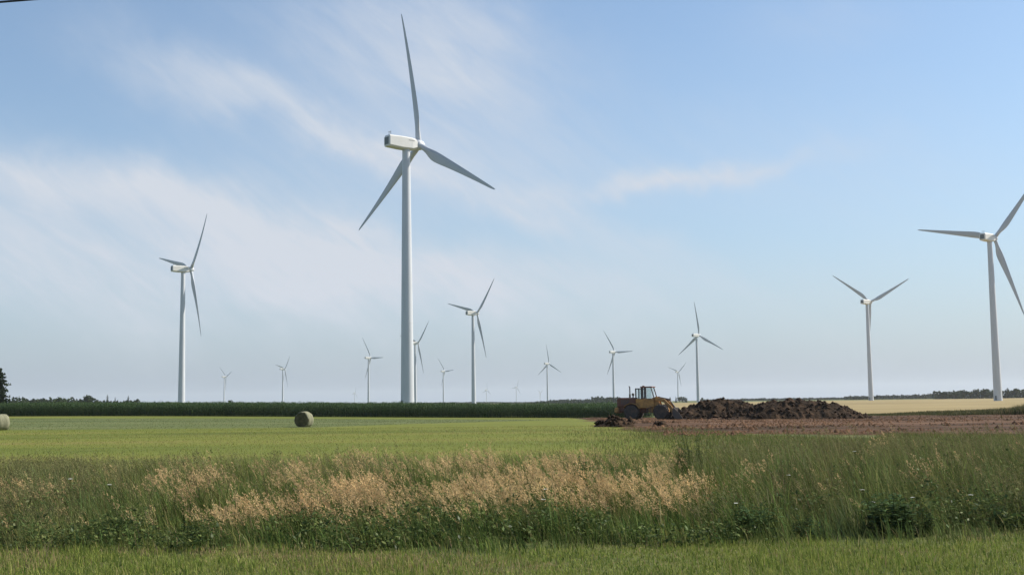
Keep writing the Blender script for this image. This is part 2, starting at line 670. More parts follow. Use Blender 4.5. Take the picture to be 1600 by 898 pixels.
def palette(n, cols, wts, jit=.18):
    cols = np.array(cols)
    wts = np.asarray(wts, float)
    if wts.ndim == 1:
        i = RNG.choice(len(cols), n, p=wts / wts.sum())
    else:
        cum = np.cumsum(wts / wts.sum(1, keepdims=True), 1)
        i = (RNG.random(n)[:, None] > cum).sum(1).clip(0, len(cols) - 1)
    return cols[i] * (1 + RNG.uniform(-jit, jit, (n, 1))) * (1 + RNG.uniform(-.06, .06, (n, 3)))


def scatter(n, y0, y1, half, dens=None):
    """random points, half width as a function of y, thinned by dens(x,y)"""
    y = RNG.uniform(y0, y1, n * 2)
    hw = half(y)
    keep = RNG.random(n * 2) < hw / hw.max()
    y = y[keep]
    x = RNG.uniform(-1, 1, len(y)) * half(y)
    if dens is not None:
        k = RNG.random(len(y)) < dens(x, y)
        x, y = x[k], y[k]
    return x, y


def px_of(x, y):      # rough photo column of a ground point
    return 800 + 1840 * x / y


DG = (.046, .070, .020)
MG = (.092, .128, .036)
YG = (.16, .18, .052)
LG = (.22, .225, .085)
TAN = (.36, .27, .14)
SEED = (.70, .50, .245)
SEEDP = (.62, .415, .215)
half_near = lambda y: 3.5 + .52 * y

# --- mown verge at the roadside
x, y = scatter(150000, 9.0, 18.2, half_near)
edge = 16.3 + 1.4 * (fnoise(x, y * 0, 2.2, 8) - .5) * 2
k = y < edge + RNG.uniform(-.6, .5, len(y))
x, y = x[k], y[k]
nz = fnoise(x, y, 1.6, 21)
h = (.05 + .085 * RNG.random(len(x)) ** 1.5) * (.25 + 1.5 * nz ** 1.3)
h = h * np.where(RNG.random(len(x)) < .03, 2.2, 1.0)
wt = np.stack([.45 + 0 * x, .55 + nz * .6, .5 + nz, .15 + .3 * nz, .10 + 1.3 * sstep(.54, .68, fnoise(x, y, 2.2, 33))], -1)
c = palette(len(x), [(.08, .12, .026), (.165, .215, .044), (.245, .27, .066), (.32, .305, .11), (.33, .245, .13)], wt)
V, Fq, C, _, _ = blades(np.stack([x, y, g(x, y)], -1), h, RNG.uniform(.006, .013, len(x)), c, 1.0, 1.1, (-.12, 0), 3)
tag(np_mesh('verge_grass', V, [Fq], M['grass'], cols=C), 'short mown green grass along the near roadside verge', 'grass', kind='stuff')


# --- tall rank grass behind the verge
def tall_h(x, y):
    p = px_of(x, y)
    base = np.interp(y, [15.8, 17.5, 20, 24, 28, 33, 42], [.30, .46, .60, .70, .70, .52, .24])
    right = sstep(1050, 1250, p)
    base = base * (1 + .38 * right * sstep(17, 22, y))
    left = 1 - sstep(60, 330, p)
    base = base * (1 - .10 * left)
    return base * (.72 + .55 * fnoise(x, y, 2.6, 4))


def tall_d(x, y):
    p = px_of(x, y)
    far = 1 - sstep(24, 42, y + 5.0 * (fnoise(x, y, 4, 6) - .5) - 1.0 * sstep(1100, 1250, p))
    return np.clip(far * (.55 + .6 * fnoise(x, y, 1.4, 9)), 0, 1)


def tussocks(n, per, sig, y0, y1, dens):
    """clumped roots: each point also knows its clump's number"""
    cx, cy = scatter(n, y0, y1, half_near, dens)
    m_ = RNG.poisson(per, len(cx))
    idx = np.repeat(np.arange(len(cx)), m_)
    sg = RNG.uniform(.6, 1.5, len(cx)) * sig
    return cx[idx] + RNG.normal(0, 1, len(idx)) * sg[idx], cy[idx] + RNG.normal(0, 1, len(idx)) * sg[idx], idx, len(cx)


x, y = scatter(130000, 15.6, 43, half_near, tall_d)
xt, yt, it, nt_ = tussocks(6800, 26, .14, 15.6, 42, tall_d)
hue = np.concatenate([np.ones((len(x), 3)), (RNG.uniform(.42, 1.8, (nt_, 1)) * RNG.uniform(.85, 1.15, (nt_, 3)))[it]])
hfac = np.concatenate([RNG.uniform(.5, 1.0, len(x)), RNG.uniform(.45, 1.42, nt_)[it]])
x, y = np.concatenate([x, xt]), np.concatenate([y, yt])
k = y > 16.3 + 1.1 * (fnoise(x, y * 0, 2.2, 8) - .5) * 2 + RNG.uniform(-.5, .6, len(y))
x, y, hue, hfac = x[k], y[k], hue[k], hfac[k]
h = tall_h(x, y) * RNG.uniform(.6, 1.1, len(x)) * hfac
p = px_of(x, y)
nz = fnoise(x, y, 2.2, 12)
olive = .5 * sstep(1080, 1300, p) + .5 * (1 - sstep(80, 350, p))
fr = sstep(16, 21, y)
bk = sstep(25, 33, y)
wt = np.stack([.95 - .6 * fr, .8 + .5 * nz - .3 * bk, .15 + .55 * fr + .35 * nz + .4 * bk, .05 + .25 * fr * nz + .5 * bk, .04 + .22 * fr * (nz > .45)], -1)
c = palette(len(x), [DG, MG, YG, LG, TAN], wt, .3)
ol = np.array((.135, .14, .062))
c = (c * (1 - olive[:, None] * .6) + ol * olive[:, None] * .6) * hue
V, Fq, C, _, _ = blades(np.stack([x, y, g(x, y)], -1), h, RNG.uniform(.007, .015, len(x)), c, 1.0, .55, (-.36, 0), 4)
tag(np_mesh('tall_grass', V, [Fq], M['grass'], cols=C), 'tall rank green grass growing in a band behind the mown verge', 'grass', kind='stuff')


# --- broad leaved ground cover in patches at the foot of the grass
x, y = scatter(90000, 16.0, 23, half_near, lambda x, y: sstep(.48, .68, fnoise(x, y * .8, 1.2, 25)) * (1 - .7 * sstep(18, 22, y)) * .8)
k = y > 16.3 + 1.1 * (fnoise(x, y * 0, 2.2, 8) - .5) * 2 - .3
x, y = x[k], y[k]
n = len(x)
zz = g(x, y) + tall_h(x, y) * RNG.uniform(.1, 1.0, n) * (.2 + 1.3 * fnoise(x, y, .6, 27))
cen = np.stack([x, y, zz], -1)
a = RNG.normal(0, 1, (n, 3)) * np.array([1, 1, .45])
a /= np.linalg.norm(a, axis=1, keepdims=True)
b = np.cross(a, np.array([0, 0, 1.0]) + RNG.normal(0, .35, (n, 3)))
b /= np.linalg.norm(b, axis=1, keepdims=True)
s = RNG.uniform(.018, .05, (n, 1))
V = np.stack([cen - a * s, cen + b * s * .5, cen + a * s, cen - b * s * .5], 1).reshape(-1, 3)
Fq = (np.arange(n) * 4)[:, None] + np.arange(4)[None]
c = palette(n, [(.05, .075, .022), (.09, .125, .036), (.15, .175, .055)], [1, 1, .6], .3)
tag(np_mesh('leafy_cover', V, [Fq], M['weed'], cols=np.repeat(c, 4, 0)), 'patches of low broad leaved weeds at the foot of the tall grass', 'weeds', kind='stuff')


# --- flowering grass with tan pink seed heads
def seed_d(x, y):
    p = px_of(x, y)
    band = sstep(170, 470, p) * (1 - sstep(900, 1200, p)) * .75
    band = band + .05 * (1 - sstep(150, 330, p)) + .05 * sstep(1080, 1150, p) * (1 - sstep(1500, 1700, p))
    cl = .06 + .94 * sstep(.40, .66, .6 * fnoise(x + .35 * y, y * .7, 1.0, 15) + .4 * fnoise(x, y, 4, 17))
    dd = sstep(16.9, 18.4, y) * (1 - .75 * sstep(20, 24, y)) * (1 - sstep(26, 33, y))
    return band * cl * dd


x, y = scatter(9000, 16.8, 34, half_near, seed_d)
xt, yt, it, nt_ = tussocks(3000, 13, .15, 16.8, 33, seed_d)
hf = np.concatenate([RNG.uniform(.85, 1.15, len(x)), RNG.uniform(.8, 1.3, nt_)[it]])
tn = np.concatenate([RNG.uniform(.7, 1.05, len(x)), RNG.uniform(.6, 1.2, nt_)[it]])
x, y = np.concatenate([x, xt]), np.concatenate([y, yt])
n = len(x)
h = (tall_h(x, y) * hf * RNG.uniform(.9, 1.12, n) + .10)
c = palette(n, [(.16, .15, .065), TAN, (.11, .12, .045)], [1, 1, .8])
V1, F1, C1, tip, ln = blades(np.stack([x, y, g(x, y)], -1), h, np.full(n, .006), c, 1.0, .25, (-.44, 0), 4)
def plumes(x, y, n, tip, ln, tn, cA, cB, hl, K=26, fat=1.0):
    """feathery heads: many small spikelets along the nodding top of each stem"""
    s = RNG.random((n, K))
    dirv = np.stack([ln[:, 0] * 1.5, ln[:, 1] * 1.5, np.full(n, .8)], -1)
    dirv /= np.linalg.norm(dirv, axis=1, keepdims=True)
    cen = tip[:, None, :] - dirv[:, None, :] * (hl[:, None] * (s - .25))[:, :, None]
    rad = (.005 + .022 * fat * np.sin(np.pi * np.clip(s, .05, .95)))
    cen = cen + RNG.normal(0, 1, (n, K, 3)) * rad[:, :, None] * np.array([1, 1, .5])
    cen = cen.reshape(-1, 3)
    m_ = len(cen)
    a = np.repeat(dirv, K, 0) + RNG.normal(0, .45, (m_, 3))
    a /= np.linalg.norm(a, axis=1, keepdims=True)
    b = np.cross(a, RNG.normal(0, 1, (m_, 3)))
    b /= np.linalg.norm(b, axis=1, keepdims=True)
    sl = RNG.uniform(.012, .024, (m_, 1))
    sw = RNG.uniform(.0035, .0075, (m_, 1))
    V2 = np.stack([cen - a * sl, cen + b * sw, cen + a * sl, cen - b * sw], 1).reshape(-1, 3)
    F2 = (np.arange(m_) * 4)[:, None] + np.arange(4)[None, :]
    tone = np.clip(fnoise(x, y, 3.0, 18)[:, None], 0, 1)
    ch = np.array(cA) * tone + np.array(cB) * (1 - tone)
    ch = ch * RNG.uniform(.85, 1.15, (n, 1)) * tn[:, None]
    C2 = np.repeat(np.repeat(ch, K, 0) * RNG.uniform(.8, 1.15, (m_, 1)), 4, 0)
    return V2, F2, C2


V2, F2, C2 = plumes(x, y, n, tip, ln, tn, SEED, SEEDP, RNG.uniform(.16, .32, n))
tag(np_mesh('seeding_grass', np.concatenate([V1, V2]), [F1, F2 + len(V1)], M['seed'], cols=np.concatenate([C1, C2])),
    'drift of tall grass with tan pink feathery seed heads leaning in the wind', 'grass', kind='stuff')

# --- duller olive brown flowering stalks: left, right and along the back
def stalk_d(x, y):
    p = px_of(x, y)
    side = np.maximum(1 - sstep(60, 420, p), sstep(980, 1200, p))
    return np.clip(.22 + .78 * side, 0, 1) * sstep(17.2, 19, y) * (.15 + .85 * sstep(.42, .62, fnoise(x, y, 1.7, 57)))


x, y = scatter(6500, 17, 38, half_near, stalk_d)
xt, yt, it, nt_ = tussocks(1300, 8, .17, 17, 37, stalk_d)
hf = np.concatenate([RNG.uniform(.85, 1.2, len(x)), RNG.uniform(.7, 1.3, nt_)[it]])
tn = np.concatenate([RNG.uniform(.6, 1.1, len(x)), RNG.uniform(.45, 1.25, nt_)[it]])
x, y = np.concatenate([x, xt]), np.concatenate([y, yt])
n = len(x)
h = tall_h(x, y) * hf * RNG.uniform(.9, 1.12, n) + .12
V1, F1, C1, tip, ln = blades(np.stack([x, y, g(x, y)], -1), h, np.full(n, .007), palette(n, [(.09, .10, .04), (.17, .14, .07), (.13, .08, .05)], [1, 1, .6]), 1.0, .3, (-.36, 0), 4)
V2, F2, C2 = plumes(x, y, n, tip, ln, tn, (.215, .225, .09), (.235, .19, .095), RNG.uniform(.12, .26, n), 16, .8)
tag(np_mesh('flowering_stalks', np.concatenate([V1, V2]), [F1, F2 + len(V1)], M['seed'], cols=np.concatenate([C1, C2])),
    'dull olive brown flowering grass stalks scattered through the tall grass', 'grass', kind='stuff')

# --- stubble and regrowth on the mown hay field
x, y = scatter(190000, 27, 104, lambda y: 6 + .50 * y, lambda x, y: np.clip(.25 + 40 / y * .5, 0, 1) * (x < 4.6 + .04 * y + np.maximum(0, 75 - y) * .5 + 1))
nz = .5 * fnoise(x * .06, y, 4.5, 41) + .5 * fnoise(x * .3, y, 3, 43)
n = len(x)
h = RNG.uniform(.04, .12, n) * (.6 + .9 * nz) * (1 + .8 * (1 - sstep(28, 45, y)))
wt = np.stack([.15 + 1.6 * (1 - sstep(.33, .48, nz)), .8 + 0 * x, .4 + .6 * nz, .08 + 3.2 * sstep(.49, .62, nz)], -1)
c = palette(n, [(.085, .115, .026), (.17, .195, .042), (.22, .225, .055), (.275, .215, .095)], wt)
V, Fq, C, _, _ = blades(np.stack([x, y, g(x, y) + .03], -1), h, RNG.uniform(.012, .03, n), c, 1.0, .8, (-.1, 0), 3)
tag(np_mesh('hay_stubble', V, [Fq], M['grass'], cols=C), 'short yellow green stubble regrowing on the mown hay field', 'stubble', kind='stuff')

# --- rough green regrowth between the tall grass and the bare earth
y = RNG.uniform(28, 92, 170000)
x = np.vectorize(edge_x)(y) - 8 + RNG.random(len(y)) ** 1.0 * (13 + .62 * y)
lim = 60 + 7 * (fnoise(x, y * 0, 5, 91) - .5) * 2 + 5 * (vnoise(x, y * 0, 1.3, 92) - .5) + 20 * (1 - sstep(1040, 1190, px_of(x, y))) + 26 * (RNG.random(len(x)) < .05) * (fnoise(x * .4, y, 4, 98) > .5)
k = (y < lim) & (RNG.random(len(y)) < sstep(-7, 6, x - np.vectorize(edge_x)(y) + 9.0 * (fnoise(x * .6, y * .5, 2.4, 93) - .5)))
x, y = x[k], y[k]
n = len(x)
nz = fnoise(x * .5, y, 3, 94)
h = RNG.uniform(.10, .34, n) * (.5 + nz)
c = palette(n, [(.075, .105, .032), (.13, .155, .046), (.19, .19, .066), (.27, .205, .105)], np.stack([.6 + 0 * x, .9 + 0 * x, .3 + .6 * nz, .1 + .4 * (nz > .55)], -1))
V, Fq, C, _, _ = blades(np.stack([x, y, g(x, y)], -1), h, RNG.uniform(.014, .03, n), c, 1, .7, (-.18, 0), 3)
tag(np_mesh('rough_grass', V, [Fq], M['grass'], cols=C), 'rough green grass between the tall band and the bare earth', 'grass', kind='stuff')

# --- uncut strip texture
x = RNG.uniform(-125, 12, 60000)
y = RNG.uniform(105, 165, 60000)
k = x < -18 + (y - 105) * .45
x, y = x[k], y[k]
n = len(x)
nz = fnoise(x * .12, y, 3, 51)
c = palette(n, [(.095, .115, .042), (.125, .145, .052), (.16, .165, .07)], np.stack([.5 + 0 * x, .8 + 0 * x, .1 + .9 * nz], -1), .1)
V, Fq, C, _, _ = blades(np.stack([x, y, g(x, y) + .06], -1), RNG.uniform(.03, .09, n), RNG.uniform(.03, .06, n), c, 1, 1.2, (-.15, 0), 3)
tag(np_mesh('standing_hay', V, [Fq], M['grass'], cols=C), 'grey green strip of uncut hay between mown field and corn', 'grass', kind='stuff')

# --- overgrown bank between bare earth and wheat, right
def bank_pts(n, y0, y1, x0f, x1):
    y = RNG.uniform(y0, y1, n)
    x = RNG.uniform(0, 1, n) ** .9
    xl = np.vectorize(x0f)(y)
    return xl + x * (x1 - xl), y


x, y = bank_pts(60000, 180, 206, lambda y: px_x(1325, y) if False else (1325 - 800) / 1840 * y, 125)
n = len(x)
p = px_of(x, y)
nz = fnoise(x, y, 7, 61)
hh = np.interp(p, [1325, 1400, 1500, 1570, 1600, 1800], [.2, .55, .8, 1.2, 1.9, 1.8])
h = hh * (.35 + .9 * nz) * RNG.uniform(.6, 1.1, n)
c = palette(n, [(.045, .055, .022), (.08, .085, .034), (.13, .115, .052), (.21, .165, .09)], np.stack([.8 + 0 * x, .8 + 0 * x, .3 + nz, .1 + .4 * (nz > .5)], -1))
V, Fq, C, _, _ = blades(np.stack([x, y, g(x, y)], -1), h, RNG.uniform(.06, .14, n), c, 1, .6, (-.15, 0), 3)
tag(np_mesh('weedy_bank', V, [Fq], M['grass'], cols=C), 'overgrown dark green weeds between bare earth and the ripe wheat', 'weeds', kind='stuff')


# ------------------------------------------------------------------ corn
def corn():
    Vs, Fs, Cs = [], [], []
    off = 0
    rows = [(i * .76, .17 if i < 8 else (.26 if i < 20 else .5)) for i in range(60)]
    xs, ysr, full = [], [], []
    for d, sp in rows:
        xx = np.arange(-150, 21.5, sp)
        xx = xx + RNG.uniform(-.06, .06, len(xx))
        yy = corn_y(xx) + d + RNG.uniform(-.12, .12, len(xx)) + .5 * (vnoise(xx, xx * 0, 6, 3) - .5)
        xs.append(xx)
        ysr.append(yy)
        full.append(np.full(len(xx), d < 5))
    x = np.concatenate(xs)
    y = np.concatenate(ysr)
    full = np.concatenate(full)
    z = g(x, y)
    n = len(x)
    H = (2.05 + .34 * (fnoise(x, y, 9, 71) - .5) * 2 + .22 * (vnoise(x, y, 1.7, 73) - .5) * 2) * RNG.uniform(.86, 1.09, n)
    # stalks
    P = np.stack([x, y, z], -1)
    w = np.where(full, .05, .04)
    tint = palette(n, [(.038, .066, .024), (.054, .088, .030), (.078, .105, .040)], [1, 1.2, .6])
    V, Fq, C, tip, _ = blades(P, H, w, tint, 1, .06, (-.02, 0), 3)
    Vs.append(V)
    Fs.append(Fq)
    Cs.append(C)
    off += len(V)
    # leaves
    for k in range(9):
        sel = full if k < 5 else np.ones(n, bool)
        t = .16 + .095 * k
        m = int(sel.sum())
        ang = RNG.uniform(0, 2 * np.pi, m)
        L = RNG.uniform(.45, .85, m)
        px, py, pz = x[sel], y[sel], z[sel] + H[sel] * t + RNG.uniform(-.05, .05, m)
        dx, dy = np.cos(ang), np.sin(ang)
        nx, ny = -dy, dx
        VV = np.zeros((m, 4, 2, 3), np.float32)
        for j, (s_, up, wd) in enumerate(((0, 0, .04), (.35, .28, .09), (.75, .26, .07), (1.0, -.02, .008))):
            cx, cy, cz = px + dx * L * s_ * .8, py + dy * L * s_ * .8, pz + L * up
            VV[:, j, 0] = np.stack([cx - nx * wd / 2, cy - ny * wd / 2, cz], -1)
            VV[:, j, 1] = np.stack([cx + nx * wd / 2, cy + ny * wd / 2, cz], -1)
        base = (np.arange(m) * 8)[:, None] + off
        for j in range(3):
            Fs.append(base + np.array([[2 * j, 2 * j + 1, 2 * j + 3, 2 * j + 2]]))
        Vs.append(VV.reshape(-1, 3))
        cc = palette(m, [(.034, .064, .022), (.050, .088, .029), (.078, .115, .042)], [1, 1.2, .7])
        Cs.append(np.repeat(cc, 8, 0))
        off += m * 8
    o = np_mesh('corn_crop', np.concatenate(Vs), [np.concatenate(Fs)], M['corn'], cols=np.concatenate(Cs))
    tag(o, 'dense dark green standing corn crop along the far edge of the hay field', 'corn', kind='stuff')


corn()

# ------------------------------------------------------------------ wind turbines
HUB_H, BLADE_R, TILT = 80.0, 41.0, R(5)
HUB = Vector((4.8, 0, HUB_H + .35))


def blade_mesh():
    mb = MB()
    st = [1.3, 2.2, 3.2, 4.6, 6.2, 8.0, 10.0, 13, 16, 20, 24, 28, 32, 35.5, 38, 39.7, 40.6, 41.0]
    ch = [1.75, 1.75, 1.8, 2.2, 2.8, 3.2, 3.25, 3.0, 2.68, 2.28, 1.93, 1.6, 1.27, 1.0, .8, .6, .38, .12]
    bl = [0, 0, .15, .5, .8, .95, 1, 1, 1, 1, 1, 1, 1, 1, 1, 1, 1, 1]
    tk = [1, 1, .9, .6, .45, .36, .31, .27, .25, .23, .21, .19, .18, .17, .16, .16, .15, .15]
    rings = []
    N = 20
    for r, c, b, t in zip(st, ch, bl, tk):
        tw = R(15) * (1 - min(1, r / 36)) ** 1.4 + R(2)
        ring = []
        for i in range(N):
            a = 2 * math.pi * i / N
            s = (1 - math.cos(a)) / 2
            yt = 5 * t * c * (.2969 * math.sqrt(s) - .126 * s - .3516 * s * s + .2843 * s ** 3 - .1015 * s ** 4)
            ay, ax = (.30 - s) * c, (yt if math.sin(a) >= 0 else -yt * .75)
            cy, cx = .875 * math.cos(a), .875 * math.sin(a)
            Y = cy * (1 - b) + ay * b
            X = cx * (1 - b) + ax * b
            X, Y = X * math.cos(tw) + Y * math.sin(tw), -X * math.sin(tw) + Y * math.cos(tw)
            ring.append((X - 1.6 * (r / BLADE_R) ** 2.1, Y, r))
        rings.append(ring)
    mb.loft(rings)
    return mb


def make_turbine():
    root = empty('wind_turbine', (0, 0, 0))
    mb = MB()
    prof = [(2.05, -.4), (2.02, 0)]
    zs = np.linspace(0, HUB_H - 1.7, 24)
    for z in zs[1:]:
        prof.append((2.02 + (1.17 - 2.02) * z / (HUB_H - 1.7), z))
    mb.lathe(prof, n=40)
    tower = mb.build('tower', M['white'], root)
    for z in (.12, 26, 53, HUB_H - 2.0):
        mb = MB()
        r = 2.02 + (1.17 - 2.02) * z / (HUB_H - 1.7)
        mb.lathe([(r + .004, z - .09), (r + .035, z - .06), (r + .035, z + .06), (r + .004, z + .09)], n=40, caps=False)
        mb.build('flange', M['white'], tower)
    mb = MB()
    mb.box((-2.03, 0, 1.9), (.12, .9, 2.1), bev=.04)
    mb.build('door', M['dark_grey'], tower)
    mb = MB()
    mb.lathe([(4.2, -.6), (4.2, .08), (4.0, .16), (2.2, .2)], n=32)
    mb.build('foundation', M['concrete'], root)
    # nacelle
    mb = MB()

    def sec(x, zb, zt, w, cb, ct):
        return [(x, -w + cb, zb), (x, w - cb, zb), (x, w, zb + cb), (x, w, zt - ct), (x, w - ct, zt), (x, -w + ct, zt), (x, -w, zt - ct), (x, -w, zb + cb)]
    z0 = HUB_H
    mb.loft([sec(-7.05, z0 - 1.25, z0 + 1.6, 1.35, .45, .5), sec(-6.8, z0 - 1.55, z0 + 1.92, 1.62, .45, .45), sec(-2.5, z0 - 1.75, z0 + 2.0, 1.7, .4, .38),
             sec(1.4, z0 - 1.72, z0 + 1.92, 1.7, .45, .4), sec(3.0, z0 - 1.45, z0 + 1.78, 1.5, .6, .6), sec(3.5, z0 - .95, z0 + 1.5, 1.15, .6, .6)], smooth=False)
    nac = mb.build('nacelle', M['nacelle'], root)
    mb = MB()
    mb.box((-7.08, 0, z0 + .15), (.1, 2.1, 2.2), bev=.04)
    for i in range(7):
        mb.box((-7.15, 0, z0 - .75 + i * .3), (.06, 1.9, .07), rot=Matrix.Rotation(R(30), 3, 'Y'))
    mb.build('rear_shade_panel', M['dark_grey'], nac)  # dark slatted panel added to stand in for shade on the rear face
    for sgn in (-1, 1):
        mb = MB()
        mb.box((.9, sgn * 1.70, z0 + 1.0), (2.2, .05, .24), bev=.02)
        mb.build('side_louvre', M['concrete'], nac)
    mb = MB()
    mb.tube((-5.9, .5, z0 + 1.9), (-5.9, .5, z0 + 3.2), .05)
    mb.tube((-5.9, -.5, z0 + 1.9), (-5.9, -.5, z0 + 3.0), .05)
    mb.tube((-5.9, -.7, z0 + 2.6), (-5.9, .7, z0 + 2.6), .04)
    mb.lathe([(.05, 2.95 + z0), (.16, 3.0 + z0), (.16, 3.15 + z0), (.05, 3.2 + z0)], c=(-5.9, -.5, 0), n=12)
    mb.box((-5.75, .5, z0 + 3.15), (.6, .04, .22))
    mb.build('wind_vane', M['dark_grey'], nac)
    # hub
    mb = MB()
    mb.lathe([(1.35, -1.35), (1.55, -1.1), (1.62, -.3), (1.55, .5), (1.25, 1.2), (.8, 1.7), (.3, 1.95), (.02, 2.0)], axis='X', n=32)
    hub = mb.build('hub', M['white'], root)
    hub.matrix_local = Matrix.Translation(HUB) @ Matrix.Rotation(-TILT, 4, 'Y')
    b0 = blade_mesh().build('blade', M['blade'], root)
    for k in range(2):
        b = b0.copy()
        col.objects.link(b)
        b.parent = root
    return root


def set_rotor(root, theta):
    bl = [c for c in bpy.data.objects if c.parent == root and c.name.split('.')[0] == 'blade']
    for k, b in enumerate(bl):
        b.matrix_local = Matrix.Translation(HUB) @ Matrix.Rotation(-TILT, 4, 'Y') @ Matrix.Rotation(R(theta + 120 * k), 4, 'X')


def solve_dist(px, py, hub=HUB_H):
    lo, hi = 100.0, 20000.0
    for _ in range(60):
        m = math.sqrt(lo * hi)
        p = at_dist(px, py, m)
        if p.z - hub < gz(p.x, p.y):
            lo = m
        else:
            hi = m
    return at_dist(px, py, lo)


TURB = [  # tower-top column, nacelle row, rotor angle, yaw change, label
    (634.6, 225.5, -6.5, 0, 'tallest white wind turbine, nearest of all, towering over the corn in the middle'),
    (286.2, 421, 41, 0, 'big white wind turbine standing alone at the left with its nacelle seen side on'),
    (738.8, 489.5, 42, 0, 'mid sized wind turbine just right of the tallest tower, one blade pointing left'),
    (648.6, 536, 43, 0, 'wind turbine half hidden directly behind the tallest tower'),
    (575.8, 559, -33, 0, 'small wind turbine left of the tallest tower, one blade level to the right'),
    (692.6, 580, -38, 0, 'small distant wind turbine between the tallest tower and the mid sized turbine'),
    (854.8, 568, -7, 0, 'small wind turbine right of centre with one blade straight up, above the far wood'),
    (957.6, 550, -34, 0, 'wind turbine rising just left of the yellow wheel loader'),
    (1088.2, 524, -7, 0, 'wind turbine rising behind the left end of the soil heaps, one blade straight up'),
    (1058.6, 581, 47, 0, 'small hazy wind turbine just right of the wheel loader cab'),
    (1354.6, 472, -57, 0, 'white wind turbine in the wheat field with its blades in an upright Y shape'),
    (1546.0, 372, 38.5, 0, 'big white wind turbine at the right edge, its rotor cut off by the frame'),
    (350.6, 588.5, -54, 0, 'tiny wind turbine just right of the big left turbine'),
    (442.0, 576.5, 42, 0, 'small wind turbine above the hay bale by the corn'),
    (760.0, 609, 4, 0, 'tiny faint wind turbine just right of the mid sized turbine base'),
    (806.6, 605, 20, 0, 'tiny faint wind turbine left of the small turbine with the upright blade'),
    (843.6, 613, 60, 0, 'faintest wind turbine, barely visible over the far wood'),
    (554.0, 614, 15, 0, 'barely visible wind turbine speck left of the small turbine with the level blade'),
]
proto = make_turbine()
YAW = R(40)
for i, (px, py, th, dy, lab) in enumerate(TURB):
    t = proto if i == 0 else copy_tree(proto)
    p = solve_dist(px, py)
    t.location = (p.x, p.y, p.z - HUB_H)
    t.rotation_euler = (0, 0, YAW + R(dy))
    set_rotor(t, th + 4)
    tag(t, lab, 'wind turbine', 'wind turbines across the fields')
    print('turbine', i, tuple(round(v, 1) for v in t.location))


# ------------------------------------------------------------------ hay bales
def bale(name, px, py, rz, label, rad=.74, wid=1.22):
    p = at_ground(px, py)
    mb = MB()
    n = 44
    for side in (0,):
        rings = []
        for h, r in ((-wid / 2 - .04, .12), (-wid / 2 - .02, .45), (-wid / 2 - .01, rad - .10), (-wid / 2 + .05, rad - .02), (-wid / 4, rad + .005), (0, rad), (wid / 4, rad + .008), (wid / 2 - .05, rad - .02), (wid / 2 + .01, rad - .10), (wid / 2 + .02, .45), (wid / 2 + .04, .12)):
            ring = []
            for i in range(n):
                a = 2 * math.pi * i / n
                rr = r * (1 + .022 * math.sin(3 * a + 1) + .05 * (random.random() - .5))
                z = rr * math.cos(a)
                z = max(z, -rad * .93)
                ring.append((rr * math.sin(a), h + .02 * (random.random() - .5), z + rad * .92))
            rings.append(ring)
        mb.loft(rings)
    o = mb.build(name, M['baleside'])
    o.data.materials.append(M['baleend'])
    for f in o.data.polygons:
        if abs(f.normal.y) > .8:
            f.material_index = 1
    o.location = (p.x, p.y, p.z + .03)
    o.rotation_euler = (0, 0, rz)
    return tag(o, label, 'hay bale', 'round hay bales on the mown field')


bale('hay_bale', 475, 667.5, R(-13), 'round hay bale with a dark shaded end, alone in the field left of centre')
bale('hay_bale', -1.5, 672.5, R(-32), 'round hay bale cut off by the left edge of the frame')


